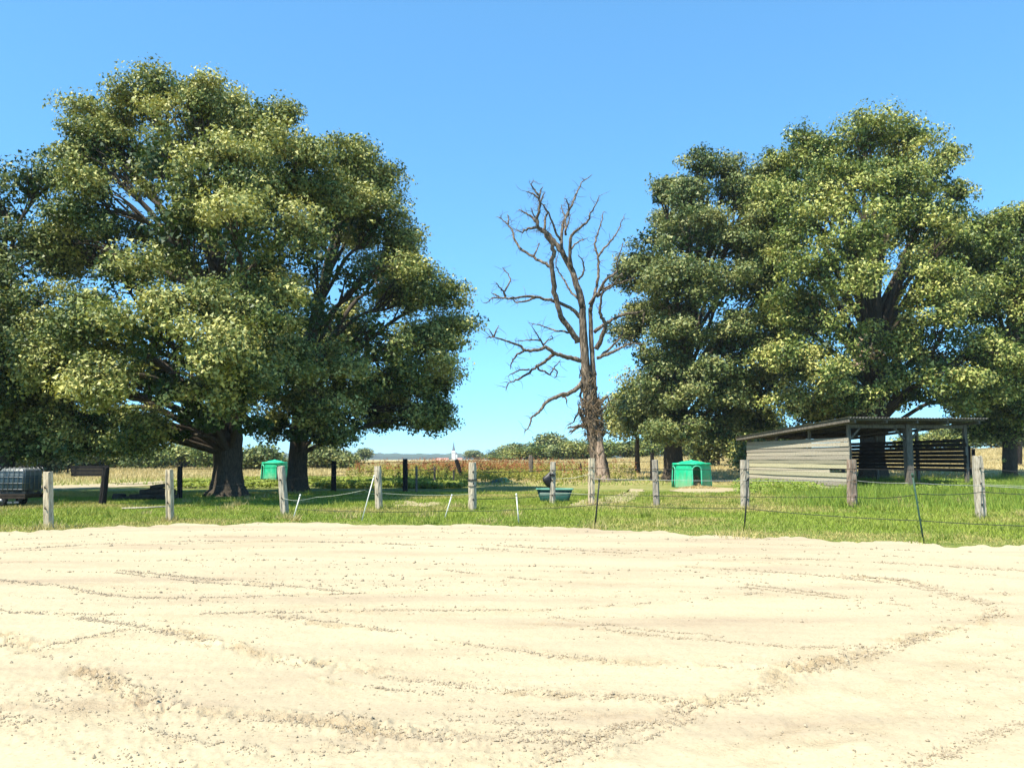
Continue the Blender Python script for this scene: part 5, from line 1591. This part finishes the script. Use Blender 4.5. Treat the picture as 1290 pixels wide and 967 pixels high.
# ------------------------------------------------------------------ wooden shed
c1 = np.array([17.75, 42.0]); c0 = np.array([15.95, 54.0])
Ld = float(np.linalg.norm(c0 - c1)); ud = (c0 - c1) / Ld
vd = np.array([ud[1], -ud[0]])
shed = thing('open_shed', (c1[0], c1[1], 0), 'weathered plank shed with open front and corrugated lean-to roof', 'shed')
shed.rotation_euler.z = math.atan2(vd[1], vd[0])     # local x along the open front, y along the depth
WS, ZW, ZF, ZB = 7.0, 2.82, 3.80, 3.16               # width, wall top, roof height front and back
def zr(y): return ZF + (ZB - ZF) * (y + .9) / (Ld + 1.7)
# plank wall on the left side
np_ = 12; hp = ZW / np_
gs = random.Random(3)
for j in range(np_):
    z0 = .02 + j * hp
    y_a, y_b = -.08 + gs.uniform(-.02, .02), Ld + gs.uniform(-.05, .05)
    wob = gs.uniform(-.012, .012)
    dz = gs.uniform(-.012, .012)
    mb = MB()
    if j == 4: y_a = 1.9
    th_ = .035
    x_ = -th_ + wob
    tilt = .022
    V, Fc = [], []
    nsg = 7
    for q_ in range(nsg):
        y_ = y_a + (y_b - y_a) * q_ / (nsg - 1)
        wx = gs.uniform(-.012, .012); wz = gs.uniform(-.007, .007); ws = gs.uniform(-.005, .005)
        V += [(x_ - tilt + wx, y_, z0 + .006 + wz), (x_ + th_ + wx, y_, z0 + .006 + wz), (x_ + th_ + wx, y_, z0 + hp - .004 + wz + ws), (x_ + wx, y_, z0 + hp - .004 + wz + ws)]
    for q_ in range(nsg - 1):
        for e_ in range(4): Fc.append((q_ * 4 + e_, q_ * 4 + (e_ + 1) % 4, q_ * 4 + 4 + (e_ + 1) % 4, q_ * 4 + 4 + e_))
    Fc += [(3, 2, 1, 0), tuple(range(nsg * 4 - 4, nsg * 4))]
    mb.add(V, Fc)
    p_ = mb.build('plank', M['plankgreen' if j in (3, 5, 6) else 'plank'], shed)
    p_['label'] = 'weathered grey horizontal plank' if j != 4 else 'plank with a broken off end'
for x, y, s2 in ((.10, .10, .16), (.10, Ld * .34, .14), (.10, Ld * .67, .14), (.10, Ld - .1, .16), (WS - .1, .1, .17), (WS - .1, Ld * .34, .15), (WS - .1, Ld * .67, .15), (WS - .1, Ld - .1, .17), (WS * .50, .1, .34), (WS * .5, Ld - .1, .18)):
    MB().box(x - s2 / 2, x + s2 / 2, y - s2 / 2, y + s2 / 2, -.1, zr(y) - .20).build('post', M['timber'], shed)
# slatted wall on the right side and low rails at the back
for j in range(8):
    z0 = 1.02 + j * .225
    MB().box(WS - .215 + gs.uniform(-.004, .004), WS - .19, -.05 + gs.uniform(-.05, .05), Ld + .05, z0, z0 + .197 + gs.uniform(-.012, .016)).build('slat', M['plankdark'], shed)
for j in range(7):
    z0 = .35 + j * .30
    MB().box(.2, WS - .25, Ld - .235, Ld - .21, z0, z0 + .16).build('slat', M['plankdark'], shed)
# roof timbers
def rbar(x0, y0_, x1, y1_, wdt, hgt_, drop, nm):
    MB().bar((x0, y0_, zr(y0_) - drop), (x1, y1_, zr(y1_) - drop), wdt, hgt_).build(nm, M['timber'], shed)
for x in (-.05, WS * .5, WS + .1): rbar(x, -.8, x, Ld + .7, .08, .16, .155, 'rafter')
for x in (WS * .25, WS * .75): rbar(x, -.8, x, Ld + .7, .07, .14, .145, 'rafter')
for k_ in range(9):
    y = -.72 + k_ * (Ld + 1.3) / 8
    rbar(-.35, y, WS + .45, y, .07, .07, .037, 'purlin')
MB().bar((.0, .1, zr(.1) - .32), (WS, .1, zr(.1) - .32), .12, .18).build('front_beam', M['timber'], shed)
for x, sgn in ((.18, 1), (WS * .5 + .2, 1), (WS * .5 - .2, -1)):
    MB().bar((x, .1, zr(.1) - 1.0), (x + sgn * .55, .1, zr(.1) - .42), .09, .09, (0, 1, 0)).build('brace', M['timber'], shed)
MB().bar((-.42, -.86, ZF - .10), (-.42, Ld + .74, ZB - .10), .03, .18).build('bargeboard', M['timber'], shed)
# corrugated sheets, each its own
ns = 8
sw = (WS + 1.0) / ns
for row, (ya, yb) in enumerate(((-.95, Ld * .5 + .1), (Ld * .5 - .1, Ld + .85))):
    for j in range(ns):
        x0 = -.5 + j * sw
        nx = 28
        V, Fc = [], []
        lift = .012 * (row == 0) + gs.uniform(0, .008) + (.004 * (j % 2))
        sl = gs.uniform(-.03, .03)
        for yi, y in enumerate((ya + sl, (ya + yb) / 2, yb + sl)):
            for i in range(nx + 1):
                x = x0 + (sw + .05) * i / nx
                V.append((x, y, zr(y) + .025 + .026 * math.sin(2 * math.pi * x / .177) + lift))
        for yi in range(2):
            for i in range(nx):
                Fc.append((yi * (nx + 1) + i, yi * (nx + 1) + i + 1, (yi + 1) * (nx + 1) + i + 1, (yi + 1) * (nx + 1) + i))
        o = obj('roof_sheet', V, Fc, M['roof'], shed, True)
        s = o.modifiers.new('thick', 'SOLIDIFY'); s.thickness = .008
# things inside and near
def loc_shed(x, y, z=0):
    p_ = c1 + vd * x + ud * y
    return np.array([p_[0], p_[1], z])
o = MB().tube([(0, 0, .0), (0, 0, .02), (0, 0, .30), (0, 0, .32)], [.17, .20, .22, .18], 16).build('feed_bucket', M['whiteplastic'], None, True, loc_shed(1.6, 4.2))
tag(o, 'pale bucket standing in the dark of the shed', 'bucket')
lg = loc_shed(1.2, -.5)
for j, (dx, dy, a, L) in enumerate([(0, 0, .3, 1.3), (.5, .2, -.2, 1.1), (-.3, .25, .1, .9)]):
    o = MB().tube([(-L / 2 * math.cos(a), -L / 2 * math.sin(a), .08), (0, 0, .1), (L / 2 * math.cos(a), L / 2 * math.sin(a), .16)], [.05, .06, .04], 8, .1).build('broken_pole', M['timber'], None, True, lg + [dx, dy, .02])
    tag(o, 'grey broken pole lying in the grass before the shed opening', 'pole', 'broken poles before the shed')

# ------------------------------------------------------------------ far things
YCH = 1500
cb = P(571.3, 590, YCH); cb[2] = 0
ch = thing('village_church', cb, 'white church tower with slender dark spire on the horizon', 'church')
sc_ = YCH / F
def zc(py): return float(P(571, py, YCH)[2])
tw = 3.4
MB().box(-tw, tw, -tw, tw, -1, zc(567.5)).build('tower', M['whitewall'], ch)
zz0, zz1 = zc(567.5), zc(555.5)
V = [(math.cos(R(45 * k + 22.5)) * tw * 1.02, math.sin(R(45 * k + 22.5)) * tw * 1.02, zz0) for k in range(8)] + [(math.cos(R(45 * k + 22.5)) * tw * .55, math.sin(R(45 * k + 22.5)) * tw * .55, zz0 + (zz1 - zz0) * .35) for k in range(8)] + [(0, 0, zz1)]
sp = obj('spire', V, [(k, (k + 1) % 8, 8 + (k + 1) % 8, 8 + k) for k in range(8)] + [(8 + k, 8 + (k + 1) % 8, 16) for k in range(8)], M['slate'], ch)
MB().tube([(0, 0, zz1 - .2), (0, 0, zz1 + 1.6)], .12, 6).build('cross', M['slate'], sp)
MB().box(tw + .003, tw + 3.5, -2, 2.5, -1, zc(572)).build('stair_turret', M['whitewall'], ch)
MB().add([(tw, -2.2, zc(572)), (tw + 3.7, -2.2, zc(572)), (tw + 3.7, 2.7, zc(572)), (tw, 2.7, zc(572)), (tw + 1.2, .2, zc(568.5))], [(0, 1, 4), (1, 2, 4), (2, 3, 4), (3, 0, 4), (3, 2, 1, 0)]).build('turret_roof', M['slate'], ch)
for z_ in (zc(570.5),):
    for x in (-1.2, 1.2):
        MB().box(x - .5, x + .5, -tw - .06, -tw + .3, z_ - 1.5, z_ + 1.5).build('belfry_window', M['glassdark'], ch)
def house(px, Y, wpx, eave, ridge, label, mat='redroof', hip=False):
    b = P(px, 590, Y); b[2] = 0
    t = thing('village_house', b, label, 'house', 'village houses by the church')
    hw = wpx * Y / F / 2; dp = 5.0
    ze, zr_ = float(P(px, eave, Y)[2]), float(P(px, ridge, Y)[2])
    MB().box(-hw, hw, -dp, dp, -1, ze).build('wall', M['whitewall'], t)
    o_ = .5; hx = hw * .12 if hip else 0
    V = [(-hw - o_, -dp - o_, ze - .1), (hw + o_, -dp - o_, ze - .1), (hw + o_, dp + o_, ze - .1), (-hw - o_, dp + o_, ze - .1), (-hw - o_ + hx, 0, zr_), (hw + o_ - hx, 0, zr_)]
    rf = obj('roof', V, [(0, 1, 5, 4), (2, 3, 4, 5), (1, 2, 5), (3, 0, 4), (3, 2, 1, 0)], M[mat], t)
    MB().box(hw * .4, hw * .4 + 1.0, -.5, .5, zr_ - 1.2, zr_ + 1.2).build('chimney', M['redroof'], rf)
    for j in range(3):
        x = -hw * .6 + j * hw * .6
        MB().box(x - .6, x + .6, -dp - .06, -dp + .2, ze - 2.4, ze - 1.0).build('window', M['glassdark'], t)
house(557, 1440, 17, 580, 576.6, 'long red roofed village house left of the church', hip=True)
house(550, 1380, 9, 581, 578, 'small red roofed house at the left end of the village')
house(578, 1520, 8, 579.5, 576.6, 'pale village house with red roof right of the church')

# wooded ridge on the horizon
n = 700
tt = np.linspace(-1.3, 1.3, n)
rows = [(2400, -2, 0), (2400, .55, 1), (2430, .8, 1), (2480, 1.0, 1), (2600, 1.05, 1), (2750, .6, 1), (2800, -2, 0)]
X = np.zeros((len(rows), n)); Yw = np.zeros_like(X); Z = np.zeros_like(X)
for i, (yy_, f, rough) in enumerate(rows):
    X[i] = yy_ * tt; Yw[i] = yy_
    base_h = 14 + 9 * vnoise(tt * 4, 0, seed=60) + 6 * vnoise(tt * 14, 0, seed=61)
    Z[i] = f * base_h + rough * (5 * (vnoise(tt * 120, i, seed=62) - .5) + 3 * (vnoise(tt * 300, i * 2, seed=63) - .5))
o = link('far_wood', gridmesh('far_wood', X, Yw, Z, M['farwood'], False))
tag(o, 'blue green wooded ridge along the horizon behind the church', 'wood', kind='stuff')

# ------------------------------------------------------------------ air
hz = MB(); hz.box(-4300, 4300, -4300, 4300, -3, 40)
def hazemat(n, out):
    v = N(n, 'ShaderNodeVolumePrincipled', Density=.00016)
    v.inputs['Color'].default_value = (.80, .90, 1.0, 1)
    n.links.new(v.outputs[0], out.inputs['Volume'])
hm_ = material('summer_haze', hazemat)
o = hz.build('haze', hm_)
tag(o, 'thin pale summer haze in the air over the fields', 'haze', kind='stuff')
o.display_type = 'WIRE'
